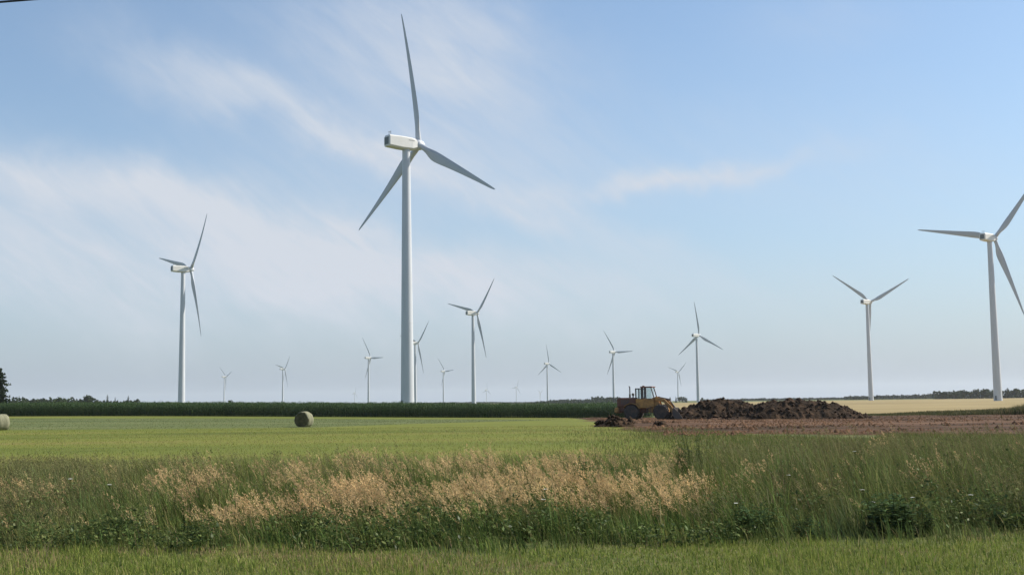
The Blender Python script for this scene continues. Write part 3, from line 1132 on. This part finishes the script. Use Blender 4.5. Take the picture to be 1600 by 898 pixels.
# ------------------------------------------------------------------ wheel loader
def make_loader():
    p = at_ground(1011, 656.5)
    root = empty('wheel_loader', (p.x, p.y, p.z + .1), R(-20), 'old faded yellow wheel loader parked beside the dark soil heaps', 'wheel loader')
    print('loader', p)
    root.scale = (1.24, 1.24, 1.22)
    RW = .80
    mb = MB()
    mb.box((-1.65, 0, 1.08), (2.9, 1.05, .55), bev=.06)
    mb.box((-.25, 0, .98), (.7, .7, .5), bev=.05)
    mb.box((-1.4, 0, RW), (.5, 1.5, .36), bev=.08)
    mb.build('rear_frame', M['shaded_brown'], root)
    mb = MB()
    mb.box((-2.0, 0, 1.86), (2.0, 1.25, 1.02), bev=.12)
    mb.box((-3.02, 0, 1.78), (.10, 1.1, .85), bev=.03)
    hood = mb.build('hood', M['shaded_brown'], root)
    mb = MB()
    for s in (-1, 1):
        for i in range(6):
            mb.box((-2.55 + i * .16, s * .632, 1.9), (.09, .02, .5))
    mb.build('side_grille', M['steel'], hood)
    mb = MB()
    mb.box((-3.05, 0, 1.05), (.42, 1.9, .62), bev=.1)
    mb.build('counterweight', M['yellow'], root)
    mb = MB()
    mb.tube((-1.82, .12, 2.34), (-1.82, .12, 2.75), .095)
    mb.tube((-1.82, .12, 2.72), (-1.82, .12, 3.52), .062)
    mb.tube((-1.82, .12, 3.50), (-1.90, .12, 3.60), .062)
    mb.build('exhaust_pipe', M['steel'], root)
    mb = MB()
    mb.tube((-1.42, -.1, 2.34), (-1.42, -.1, 2.6), .07)
    mb.lathe([(.05, 2.58), (.15, 2.62), (.15, 2.78), (.06, 2.84)], c=(-1.42, -.1, 0), n=16)
    mb.build('air_cleaner', M['steel'], root)
    # cab
    mb = MB()
    mb.box((-.02, 0, 1.78), (1.95, 1.42, .95), bev=.05)
    mb.box((-.1, -.86, 1.30), (1.2, .34, .10), bev=.02)
    mb.box((-.1, .86, 1.30), (1.2, .34, .10), bev=.02)
    cab = mb.build('cab', M['yellow'], root)
    for s in (-1, 1):
        for pb in (((-.98, s * .66, 2.78), (.12, .10, 1.1)), ((-.30, s * .68, 2.82), (.26, .10, 1.2))):
            mb = MB()
            mb.box(*pb)
            mb.build('cab_post', M['steel'], cab)
        mb = MB()
        mb.tube((.98, s * .66, 2.25), (.66, s * .66, 3.42), .055)
        mb.build('cab_post', M['steel'], cab)
    mb = MB()
    for s in (-1, 1):
        mb.box((-.62, s * .67, 3.30), (.75, .08, .10))
    mb.box((-.98, 0, 3.30), (.12, 1.4, .10))
    mb.build('roll_bar', M['steel'], cab)
    mb = MB()
    mb.box((.16, 0, 3.47), (1.30, 1.62, .13), bev=.05)
    mb.box((-.30, 0, 3.58), (.22, .3, .10), bev=.03)
    mb.build('cab_roof', M['shaded_brown'], cab)
    for s in (-1, 1):
        for wx, wz, wl, wh in ((-.64, 2.75, .55, 1.0), (.28, 2.82, .80, 1.15)):
            mb = MB()
            mb.box((wx, s * .67, wz), (wl, .012, wh))
            mb.build('cab_window', M['glass'], cab)
    mb = MB()
    mb.box((-.30, .15, 2.30), (.5, .5, .14), bev=.05)
    mb.box((-.52, .15, 2.55), (.12, .46, .5), bev=.05)
    mb.build('seat', M['steel'], cab)
    mb = MB()
    for i in range(3):
        mb.box((.45, -.95, .55 + i * .34), (.45, .12, .04))
    for sx in (.22, .68):
        mb.box((sx, -.95, .95), (.04, .05, .95))
    mb.build('step_ladder', M['steel'], root)
    # front frame with lift tower
    mb = MB()
    mb.box((1.35, 0, 1.02), (2.1, .95, .55), bev=.06)
    mb.box((1.7, 0, RW), (.5, 1.5, .36), bev=.08)
    for s in (-1, 1):
        mb.box((1.18, s * .45, 1.75), (.62, .12, 1.35), rot=Matrix.Rotation(R(-16), 3, 'Y'), bev=.03)
    mb.box((1.15, 0, 1.5), (.4, .8, .12))
    mb.build('front_frame', M['yellow'], root)
    for s in (-1, 1):
        mb = MB()
        pts = [(1.15, s * .62, 2.22), (2.0, s * .62, 2.02), (2.65, s * .62, 1.35), (3.05, s * .62, .62)]
        for a_, b_ in zip(pts[:-1], pts[1:]):
            d = Vector(b_) - Vector(a_)
            mb.box((Vector(a_) + Vector(b_)) / 2, (d.length + .18, .12, .34), rot=Matrix.Rotation(-math.atan2(d.z, d.x), 3, 'Y'), bev=.03)
        mb.build('lift_arm', M['yellow'], root)
        mb = MB()
        mb.tube((1.05, s * .38, 1.1), (1.75, s * .38, 1.45), .09)
        mb.tube((1.75, s * .38, 1.45), (2.5, s * .55, 1.5), .05)
        mb.build('lift_cylinder', M['steel'], root)
    mb = MB()
    mb.box((1.9, 0, 2.2), (1.35, .14, .22), rot=Matrix.Rotation(R(12), 3, 'Y'), bev=.03)
    mb.tube((2.5, 0, 2.02), (3.05, 0, 1.25), .07)
    mb.build('tilt_link', M['steel'], root)
    # bucket: swept profile
    prof = [(3.08, 1.28), (2.98, .85), (3.02, .45), (3.2, .16), (3.5, .06), (4.1, .05)]
    inn = [(4.1, .09), (3.5, .12), (3.26, .22), (3.10, .48), (3.06, .85), (3.15, 1.26)]
    ring = prof + inn
    mb = MB()
    mb.loft([[(x, -1.15, z) for x, z in ring], [(x, 1.15, z) for x, z in ring]], smooth=False)
    for s in (-1, 1):
        pl = prof + [(3.7, .7)]
        mb.loft([[(x, s * 1.16, z) for x, z in pl], [(x, s * 1.20, z) for x, z in pl]], smooth=False)
    bk = mb.build('bucket', M['steel'], root)
    mb = MB()
    for i in range(8):
        mb.box((4.2, -1.0 + i * 2 / 7, .07), (.26, .09, .06))
    mb.build('bucket_teeth', M['steel'], bk)
    # fenders
    for s in (-1, 1):
        mb = MB()
        rings = []
        for a in np.linspace(R(25), R(150), 9):
            x_, z_ = math.cos(a) * .98, math.sin(a) * .98
            x2, z2 = math.cos(a) * .94, math.sin(a) * .94
            rings.append([(-1.4 + x_, s * .62, RW + z_), (-1.4 + x_, s * 1.18, RW + z_), (-1.4 + x2, s * 1.18, RW + z2), (-1.4 + x2, s * .62, RW + z2)])
        mb.loft(rings, smooth=False)
        mb.build('fender', M['yellow'], root)
    # wheels
    for xw in (-1.4, 1.75):
        for s in (-1, 1):
            mb = MB()
            w = .30
            mb.lathe([(.40, -w + .04), (.62, -w), (.74, -w + .05), (RW - .02, -w + .16), (RW - .02, w - .16), (.74, w - .05), (.62, w), (.40, w - .04)], axis='Y', n=36)
            for i in range(20):
                a = 2 * math.pi * i / 20
                for sd_ in (-1, 1):
                    rot = Matrix.Rotation(a + (.08 * sd_), 3, 'Y') @ Matrix.Rotation(R(30) * sd_, 3, 'Z')
                    cpos = Matrix.Rotation(a + (.08 * sd_), 3, 'Y') @ Vector((0, sd_ * .13, RW))
                    mb.box(cpos, (.075, .30, .06), rot=rot)
            ty = mb.build('wheel', M['rubber'], root)
            ty.location = (xw, s * .92, RW)
            mb = MB()
            mb.lathe([(.41, -.2 * s), (.41, .2 * s), (.36, .18 * s), (.30, .06 * s), (.14, .08 * s), (.12, .16 * s), (.02, .17 * s)], axis='Y', n=28)
            mb.build('rim', M['yellow'], ty)
    return root


make_loader()


# ------------------------------------------------------------------ soil heaps
def heap(name, prof, base_py, depth, label, seed, clods=260, group='dug soil heaps'):
    """prof: (photo column, photo height above base) turned into metres where it stands"""
    pc = at_ground((prof[0][0] + prof[-1][0]) / 2, base_py)
    D = pc.y + depth * .35
    k = D / F
    xs_ = np.array([(p_[0] - 800) * k for p_ in prof])
    hs_ = np.array([p_[1] * k for p_ in prof])
    x0, x1 = xs_[0], xs_[-1]
    cx = (x0 + x1) / 2
    nx, ny = int((x1 - x0) / .13) + 2, int(depth / .16) + 2
    X, Y = np.meshgrid(np.linspace(x0 - .6, x1 + .6, nx), np.linspace(-depth / 2, depth / 2, ny))
    H = np.interp(X, xs_, hs_, left=0, right=0)
    t = np.abs(Y) / (depth / 2) * (1 + .35 * (fnoise(X, Y * 0, 2.2, seed + 1) - .5))
    prof_y = np.clip(1 - t ** 1.5, 0, 1)
    Z = H * prof_y
    am = np.clip(Z * 2.2, 0, 1)
    Z = Z + am * ((fnoise(X, Y, 1.3, seed) - .5) * .85 + (vnoise(X, Y, .40, seed + 7) - .5) * .28 + (vnoise(X, Y, .17, seed + 8) - .5) * .12)
    Z = Z - .15 * (Z < .02)
    V = np.stack([X - cx, Y, Z], -1).reshape(-1, 3)
    i = np.arange(ny - 1)[:, None] * nx + np.arange(nx - 1)[None, :]
    Fq = np.stack([i, i + 1, i + nx + 1, i + nx], -1).reshape(-1, 4)
    # clods lying in the heap
    Vc, Fc = [], []
    off = len(V)
    rr = np.random.default_rng(seed)
    zz = Z.ravel()
    cand = np.where(zz > .12)[0]
    for q in rr.choice(cand, clods):
        c0 = V[q]
        s = rr.uniform(.05, .24) * (1 if rr.random() < .8 else 2.0)
        vv = np.array([(1, 0, 0), (-1, 0, 0), (0, 1, 0), (0, -1, 0), (0, 0, 1), (0, 0, -.6), (.6, .6, .55), (-.6, -.6, .5)]) * s * rr.uniform(.6, 1.3, (8, 3))
        Vc.append(vv + c0)
        for f in ((6, 4, 0), (6, 2, 4), (6, 0, 2), (7, 4, 1), (7, 3, 4), (7, 1, 3), (2, 1, 4), (0, 4, 3), (0, 5, 2), (2, 5, 1), (1, 5, 3), (3, 5, 0)):
            Fc.append([off + j for j in f])
        off += 8
    o = np_mesh(name, np.concatenate([V] + Vc), [Fq, np.array(Fc)], M['soil'])
    o.location = (cx, D, gz(cx, D) + .1)
    tag(o, label, 'soil heap', group)
    return o


heap('soil_heap', [(1040, 2), (1052, 12), (1066, 19), (1085, 24), (1102, 28), (1130, 32), (1148, 30), (1163, 27), (1178, 22), (1196, 16), (1220, 6), (1240, 0)], 656, 7.5,
     'long dark soil heap beside the wheel loader, the left of the two big heaps', 101, 320)
heap('soil_heap', [(1120, 0), (1140, 8), (1160, 19), (1182, 26), (1204, 28), (1235, 31), (1258, 29), (1282, 26), (1300, 22), (1316, 15), (1332, 8), (1356, 0)], 656, 8.5,
     'widest dark soil heap tapering to the right, farther from the loader', 202, 420)
heap('soil_pile', [(924, 0), (932, 4), (942, 7), (952, 11), (962, 10), (970, 7), (984, 3), (992, 0)], 667.5, 2.2, 'small dark dirt pile alone at the edge of the green field', 303, 60, group='low piles of loose dirt')
heap('soil_pile', [(1012, 0), (1020, 3), (1032, 3.5), (1048, 0)], 667, 1.6, 'low streak of dirt in front of the wheel loader', 304, 20, group='low piles of loose dirt')

# loose clods strewn over the bare earth
def clod_field(n):
    y = RNG.uniform(62, 178, n)
    x = np.vectorize(edge_x)(y) + RNG.uniform(0, 1, n) ** 1.3 * (.5 * y)
    kk = fnoise(x * .4, y, 6, 81) > .42
    x, y = x[kk], y[kk]
    n = len(x)
    s = RNG.uniform(.04, .13, n) * (1 + .8 * (RNG.random(n) > .9))
    base = np.array([(1, 0, 0), (-1, 0, 0), (0, 1, 0), (0, -1, 0), (0, 0, .9), (.6, .6, .5)])
    V = base[None] * s[:, None, None] * RNG.uniform(.6, 1.3, (n, 6, 3)) + np.stack([x, y, g(x, y) + .13], -1)[:, None, :]
    tri = np.array([(5, 4, 0), (5, 2, 4), (5, 0, 2), (2, 1, 4), (1, 3, 4), (3, 0, 4)])
    Fq = (np.arange(n) * 6)[:, None, None] + tri[None]
    tag(np_mesh('loose_clods', V.reshape(-1, 3), [Fq.reshape(-1, 3)], M['dirt']), 'loose clods strewn over the bare red brown earth', 'clods', kind='stuff')


clod_field(9000)


# ------------------------------------------------------------------ trees
def leaf_cloud(n, cen, nrm_up=.3, size=(.25, .5)):
    m_ = len(cen)
    a = RNG.normal(0, 1, (m_, 3))
    a[:, 2] *= .6
    a /= np.linalg.norm(a, axis=1, keepdims=True)
    b = np.cross(a, RNG.normal(0, 1, (m_, 3)))
    b /= np.linalg.norm(b, axis=1, keepdims=True)
    s = RNG.uniform(size[0], size[1], (m_, 1))
    V = np.stack([cen - a * s, cen + b * s * .55, cen + a * s, cen - b * s * .55], 1).reshape(-1, 3)
    Fq = (np.arange(m_) * 4)[:, None] + np.arange(4)[None]
    return V, Fq


def conifer(H, rad, tiers, n, leaf, bare=.08, ex=.85):
    """spruce: tapered trunk with boughs in tiers"""
    root = empty('conifer_tree', (0, 0, 0))
    mb = MB()
    mb.tube((0, 0, -.2), (0, 0, H * .97), rad * .075, .02, 10)
    cens = []
    for t in range(tiers):
        f = t / (tiers - 1)
        z = H * (bare + (1 - bare) * f) * .985
        r = rad * (1 - f) ** ex * random.uniform(.78, 1.1) + .05 * rad
        nb = max(4, int(9 * (1 - f) + 3))
        a0 = random.uniform(0, 6.28)
        for k_ in range(nb):
            a = a0 + 6.283 * k_ / nb + random.uniform(-.25, .25)
            rr = r * random.uniform(.65, 1.12)
            mb.tube((0, 0, z), (math.cos(a) * rr * .8, math.sin(a) * rr * .8, z - rr * .22), .035 * rad * .4 + .01, .008, 5, False)
            m_ = int(n * rr / (rad * nb))
            s = np.sqrt(RNG.random(m_))
            wig = RNG.normal(0, .09 * rr + .05 * rad, (m_, 3))
            cens.append(np.stack([np.cos(a) * rr * s, np.sin(a) * rr * s, z - rr * .28 * s ** 1.4], -1) + wig * np.array([1, 1, .55]))
    mb.build('trunk', M['bark'], root)
    V, Fq = leaf_cloud(0, np.concatenate(cens), size=leaf)
    np_mesh('crown', V, [Fq], M['needle'], root)
    return root


def broadleaf(H, rad, n, leaf, lobes=9):
    root = empty('broadleaf_tree', (0, 0, 0))
    mb = MB()
    mb.tube((0, 0, -.2), (0, 0, H * .45), H * .03, H * .02, 8)
    cens = []
    for k_ in range(lobes):
        a = random.uniform(0, 6.28)
        f = random.random()
        z = H * (.35 + .5 * f)
        rr = rad * (.75 - .45 * abs(f - .4)) * random.uniform(.3, 1)
        c = np.array((math.cos(a) * rr, math.sin(a) * rr, z))
        mb.tube((0, 0, H * random.uniform(.25, .42)), tuple(c), H * .014, H * .005, 6, False)
        d = RNG.normal(0, 1, (n // lobes, 3))
        d /= np.linalg.norm(d, axis=1, keepdims=True)
        q = rad * random.uniform(.38, .58)
        cens.append(c + d * (q * RNG.uniform(.55, 1.08, (n // lobes, 1))) * np.array([1, 1, .85]))
    mb.build('trunk', M['bark'], root)
    V, Fq = leaf_cloud(0, np.concatenate(cens), size=leaf)
    np_mesh('crown', V, [Fq], M['foliage'], root)
    return root


# big spruce at the left edge
t = conifer(11.6, 3.5, 15, 420, (.22, .5), ex=.42)
q = at_dist(-6, 600, 290)
t.location = (q.x, q.y, gz(q.x, q.y))
tag(t, 'tall dark spruce cut off by the left edge beyond the corn', 'tree')

con = [conifer(12, 1.9, 11, 150, (.35, .7)), conifer(10, 2.6, 10, 160, (.4, .8)), conifer(14, 2.2, 12, 150, (.35, .7))]
brd = [broadleaf(9, 4.2, 420, (.5, 1.0)), broadleaf(7.5, 5.2, 420, (.5, 1.0), 11), broadleaf(10.5, 4.6, 420, (.5, 1.0))]
used = {}


def put(proto_, px, top, D, label, group, wide=1.0):
    """a tree whose top shows at (px, top), standing at distance D"""
    q = at_dist(px, top, D)
    z0 = gz(q.x, q.y)
    zs_ = [v[2] for ch in bpy.data.objects if ch.parent == proto_ and ch.name.startswith('crown') for v in ch.bound_box]
    s = (q.z - z0) / max(zs_)
    if proto_.name in used:
        o = copy_tree(proto_)
    else:
        used[proto_.name] = 1
        o = proto_
    o.location = (q.x, q.y, z0)
    s2 = s * wide
    o.scale = (s2, s2, s)
    o.rotation_euler = (0, 0, random.uniform(0, 6.28))
    return tag(o, label, 'tree', group)


G1 = 'trees beyond the corn on the left'
put(con[0], 30, 618, 700, 'thin conifer spike just right of the big left spruce', G1, .8)
put(con[2], 168, 616, 820, 'pointed conifer in the middle of three spikes above the left corn', G1)
put(con[0], 180, 620, 820, 'shorter pointed conifer between two taller spikes above the left corn', G1)
put(con[2], 200.5, 617.5, 820, 'lone pointed conifer nearest the big left turbine', G1)
put(brd[0], 134, 616, 760, 'rounded tree rising highest in the left tree row', G1, 1.1)
put(brd[1], 93, 619.5, 760, 'low rounded tree between the left spruce and the highest rounded tree', G1, 1.2)
put(brd[2], 262, 626, 700, 'dark bush just left of the big left turbine base', G1, 1.0)
put(brd[0], 361, 624, 560, 'rounded bush above the corn at the tiny turbine base', G1, 1.0)
put(brd[1], 516, 629, 900, 'flat bush above the corn right of the bale', G1, 1.3)
G2 = 'conifers above the corn left of the tallest tower'
for px, top in ((586, 628), (598, 629), (616, 627.5), (625, 627.5)):
    put(con[random.choice((0, 2))], px, top, 1150, 'tiny conifer spike above the corn left of the tallest tower', G2, 1.3)
G3 = 'trees on the right horizon'
for px, top, kind in ((1470, 612, 1), (1478, 610.5, 3), (1490, 611.5, 4), (1500, 609, 3), (1508, 608.5, 5), (1518, 610, 1), (1527, 607, 5), (1536, 606.5, 3), (1546, 607, 4),
                      (1556, 608, 3), (1574, 605.5, 1), (1583, 606, 5), (1594, 607.5, 4), (1606, 606, 3), (1618, 608, 5)):
    pr = (con + brd)[kind]
    put(pr, px, top, 1180 + random.uniform(-30, 60), 'dark tree in the clump on the right horizon beyond the wheat', G3, 1.25)
G4 = 'trees behind the loader'
for px, top, kind in ((1037, 621.5, 3), (1047, 620, 1), (1056, 619, 0), (1066, 619, 4), (1072, 621, 1), (1098, 620.5, 3), (1106, 622, 1)):
    put((con + brd)[kind], px, top, 1400 + random.uniform(-40, 40), 'hazy tree in the clump showing over the wheel loader arms and left heap', G4, 1.2)


# far woods that read as one mass
def woods(name, spans, label, leaf=(1.2, 2.6)):
    cs = []
    for px0, px1, t0, t1, D, spiky in spans:
        n = int(abs(px1 - px0) * D / F / 2.6) + 2
        for i in range(n):
            f = i / max(1, n - 1)
            px = px0 + (px1 - px0) * f
            d = D + random.uniform(-30, 60)
            q = at_dist(px, t0 + (t1 - t0) * f, d)
            z0 = gz(q.x, q.y)
            H = max(2.5, (q.z - z0)) * random.uniform(.72, 1.05)
            con_ = random.random() < spiky
            m_ = 70
            s = RNG.random(m_)
            a = RNG.uniform(0, 6.283, m_)
            rr = (H * .2 * (1 - s) if con_ else H * .36 * np.sqrt(np.clip(1 - (2 * s - .9) ** 2, .05, 1))) * np.sqrt(RNG.random(m_))
            cs.append(np.stack([q.x + np.cos(a) * rr, q.y + np.sin(a) * rr, z0 + H * s], -1))
    cen = np.concatenate(cs)
    V, Fq = leaf_cloud(0, cen, size=leaf)
    o = np_mesh(name, V, [Fq], M['foliage'])
    return tag(o, label, 'wood', kind='stuff')


woods('left_woods', [(-80, 215, 623, 623.5, 900, .35), (20, 150, 620.5, 621, 860, .25), (215, 420, 628, 628.5, 1500, .2)], 'low dark wood just above the corn at the left', (.7, 1.5))
woods('middle_woods', [(860, 965, 624.5, 622.5, 1700, .6), (830, 870, 628, 625, 1800, .3), (925, 968, 620, 618.5, 1550, .5), (1095, 1190, 624, 623, 2200, .3), (500, 830, 630.5, 629.5, 2600, .2)],
      'hazy blue wood behind the corn around the middle', (1.0, 2.2))
woods('right_woods', [(1160, 1330, 622.5, 620.5, 1900, .15), (1320, 1480, 619, 614.5, 1600, .2), (1460, 1720, 611, 609.5, 1250, .35)], 'long thin blue wood on the right horizon beyond the wheat', (.9, 2.0))


# ------------------------------------------------------------------ leafy weeds at the verge
def weed(name, px, base_py, H, W, nst, leaf, colr, label, y=None, seed=1, lw=.45):
    p = at_ground(px, base_py) if y is None else at_dist(px, base_py, y)
    z0 = gz(p.x, p.y)
    root = empty(name, (p.x, p.y, z0), 0, label, 'weed', 'leafy weeds in the tall grass')
    rr = np.random.default_rng(seed)
    mb = MB()
    V, C = [], []
    for k_ in range(nst):
        a = rr.uniform(0, 6.28)
        r = W * math.sqrt(rr.random()) * .55
        b0 = Vector((math.cos(a) * r * .6, math.sin(a) * r * .6, 0))
        hh = H * rr.uniform(.55, 1.0) * (1 - .35 * r / W)
        tp = b0 + Vector((math.cos(a) * W * .25 * rr.random() - .10 * hh, math.sin(a) * W * .25 * rr.random(), hh))
        mb.tube(b0, tp, .006, .003, 5, False)
        nl = int(10 + 12 * hh)
        for j in range(nl):
            f = rr.uniform(.12, 1.0)
            c0 = np.array(b0.lerp(tp, f))
            aa = rr.uniform(0, 6.28)
            L = leaf * rr.uniform(.6, 1.15) * (1.1 - .5 * f)
            up = rr.uniform(-.25, .6)
            d = np.array((math.cos(aa), math.sin(aa), up))
            d /= np.linalg.norm(d)
            s = np.cross(d, (0, 0, 1))
            s /= np.linalg.norm(s)
            u = np.cross(s, d)
            wv = L * lw
            pts = [c0 + d * L * .08, c0 + d * L * .45 + s * wv * .5 + u * L * .06, c0 + d * L - u * L * .12, c0 + d * L * .45 - s * wv * .5 + u * L * .06]
            V += pts
            C += [np.array(colr) * rr.uniform(.6, 1.45)] * 4
    mb.build('stem', leaf_stem, root)
    V = np.array(V)
    np_mesh('foliage', V, [np.arange(len(V)).reshape(-1, 4)], M['weed'], root, cols=np.array(C))
    return root


leaf_stem = leafy('weed_stem', .1, (.07, .09, .03), .3, 5)
GW = (.052, .088, .034)
weed('leafy_weed', 1390, 836, .72, .8, 32, .18, (.066, .105, .042), 'broad leaved dark weed clump at the foot of the grass on the right', seed=3, lw=.6)
weed('leafy_weed', 1440, 836, .42, .55, 16, .12, (.036, .056, .022), 'low dark bushy weed just right of the broad leaved clump', seed=4)
weed('leafy_weed', 1185, 838, .62, .66, 28, .16, (.075, .12, .045), 'bright leaved weed clump at the foot of the grass right of the seed heads', seed=5, lw=.5)
weed('leafy_weed', 1262, 842, .40, .45, 14, .12, (.042, .074, .030), 'small weed between the two large leafy clumps on the right', seed=6)
weed('tall_weed', 1085, 752, 1.40, .85, 64, .13, (.095, .115, .052), 'tallest bushy grey green weed standing up against the bare earth', y=27, seed=7, lw=.3)
weed('leafy_weed', 905, 760, .98, 1.0, 46, .15, (.050, .092, .030), 'green leafy weed patch among the seed heads at centre right', y=24, seed=8)
weed('leafy_weed', 985, 760, .82, .7, 26, .14, (.054, .092, .032), 'green leafy weed patch among the seed heads right of the centre patch', y=25, seed=9)
weed('leafy_weed', 310, 848, .46, .50, 18, .12, (.034, .058, .022), 'dark leafy weed low in the grass on the left, beneath the pale heads', seed=10)
weed('leafy_weed', 178, 846, .42, .6, 18, .12, (.038, .064, .024), 'dark leafy weed low in the grass, the farthest left', seed=11)
weed('leafy_weed', 1580, 828, .45, .6, 18, .12, (.036, .056, .024), 'dark leafy weed at the right edge of the grass', seed=12)
weed('leafy_weed', 700, 838, .45, .6, 18, .11, (.044, .076, .026), 'green leafy weed at the foot of the seeding grass in the middle', seed=13)

weed('leafy_weed', 1218, 790, .86, .8, 30, .13, (.085, .125, .045), 'pale green leafy weed high in the grass below the left soil heap', y=23.5, seed=21)
weed('leafy_weed', 1345, 790, .92, .7, 26, .12, (.090, .115, .050), 'grey green leafy weed high in the grass right above the broad leaved clump', y=24, seed=22)
weed('leafy_weed', 1482, 790, .95, .9, 30, .13, (.080, .115, .042), 'leafy weed high in the grass between the two right hand turbine bases', y=24.5, seed=23)
weed('leafy_weed', 1130, 800, .62, .6, 22, .13, (.085, .13, .045), 'bright leafy weed just right of the last seed heads', y=19.5, seed=24)


def flower(px, py, y, sz=.034):
    q = at_dist(px, py, y)
    z0 = gz(q.x, q.y)
    root = empty('white_wildflower', (q.x, q.y, z0), random.uniform(0, 6), 'small white umbel wildflower poking out of the tall green grass', 'wildflower', 'white wildflowers in the tall grass')
    mb = MB()
    hh = q.z - z0
    mb.tube((.06, 0, 0), (0, 0, hh), .004, .003, 5, False)
    for k_ in range(8):
        a = 6.283 * k_ / 8
        mb.tube((0, 0, hh - .04), (math.cos(a) * sz * .8, math.sin(a) * sz * .8, hh), .002, .0015, 4, False)
    mb.build('stem', leaf_stem, root)
    mb = MB()
    for k_ in range(26):
        a, r = random.uniform(0, 6.28), sz * math.sqrt(random.random())
        c = Vector((math.cos(a) * r, math.sin(a) * r, hh + .008 - r * r * 4 + random.uniform(-.003, .003)))
        mb.add([c + Vector((math.cos(j * 1.257) * .010, math.sin(j * 1.257) * .010, random.uniform(-.003, .003))) for j in range(5)], [(0, 1, 2, 3, 4)])
    mb.build('petals', M['petal'], root)


for a in ((171, 757, 19.0), (852, 764, 18.5), (849, 780, 18.2), (1150, 786, 18.0), (1347, 765, 18.6), (1364, 784, 17.8), (1426, 777, 18.4), (1517, 773, 18.6), (1232, 742, 20), (1335, 705, 22), (110, 748, 19.5)):
    flower(*a)

# ------------------------------------------------------------------ overhead cable, top left corner
def wire_pt(px, py, z=7.4):
    d = ray(px, py)
    return Vector((0, 0, EYE)) + d * ((z - EYE) / d.z)


a_, b_ = wire_pt(0, 3.5), wire_pt(50, -.5)
dv = (b_ - a_).normalized()
mb = MB()
pts = [a_ + dv * s for s in np.linspace(-30, 22, 27)]
for p0, p1 in zip(pts[:-1], pts[1:]):
    mb.tube(p0, p1, .016, n=8, caps=False)
tag(mb.build('overhead_cable', M['cable']), 'thin black overhead cable crossing the top left corner of the sky', 'cable')

# ------------------------------------------------------------------ haze
HAZE = 5.5e-5


def haze():
    m, nt, out = mat_new('air')
    v = node(nt, 'ShaderNodeVolumePrincipled')
    v.inputs['Color'].default_value = (.90, .94, 1, 1)
    v.inputs['Density'].default_value = HAZE
    v.inputs['Anisotropy'].default_value = .2
    nt.links.new(v.outputs[0], out.inputs['Volume'])
    mb = MB()
    mb.box((0, 6000, 61), (34000, 12800, 154))
    o = mb.build('haze', m)
    o['kind'] = 'stuff'
    o['label'] = 'thin pale summer haze over the fields'
    o['category'] = 'haze'


haze()

# ------------------------------------------------------------------ render
sc.view_settings.view_transform = 'Standard'
sc.view_settings.look = 'None'
sc.view_settings.exposure = 0.46
sc.view_settings.gamma = 1
sc.view_settings.use_curve_mapping = False
sc.render.engine = 'CYCLES'
sc.cycles.use_denoising = True
sc.cycles.max_bounces = 6
sc.cycles.volume_bounces = 1
sc.cycles.transparent_max_bounces = 12
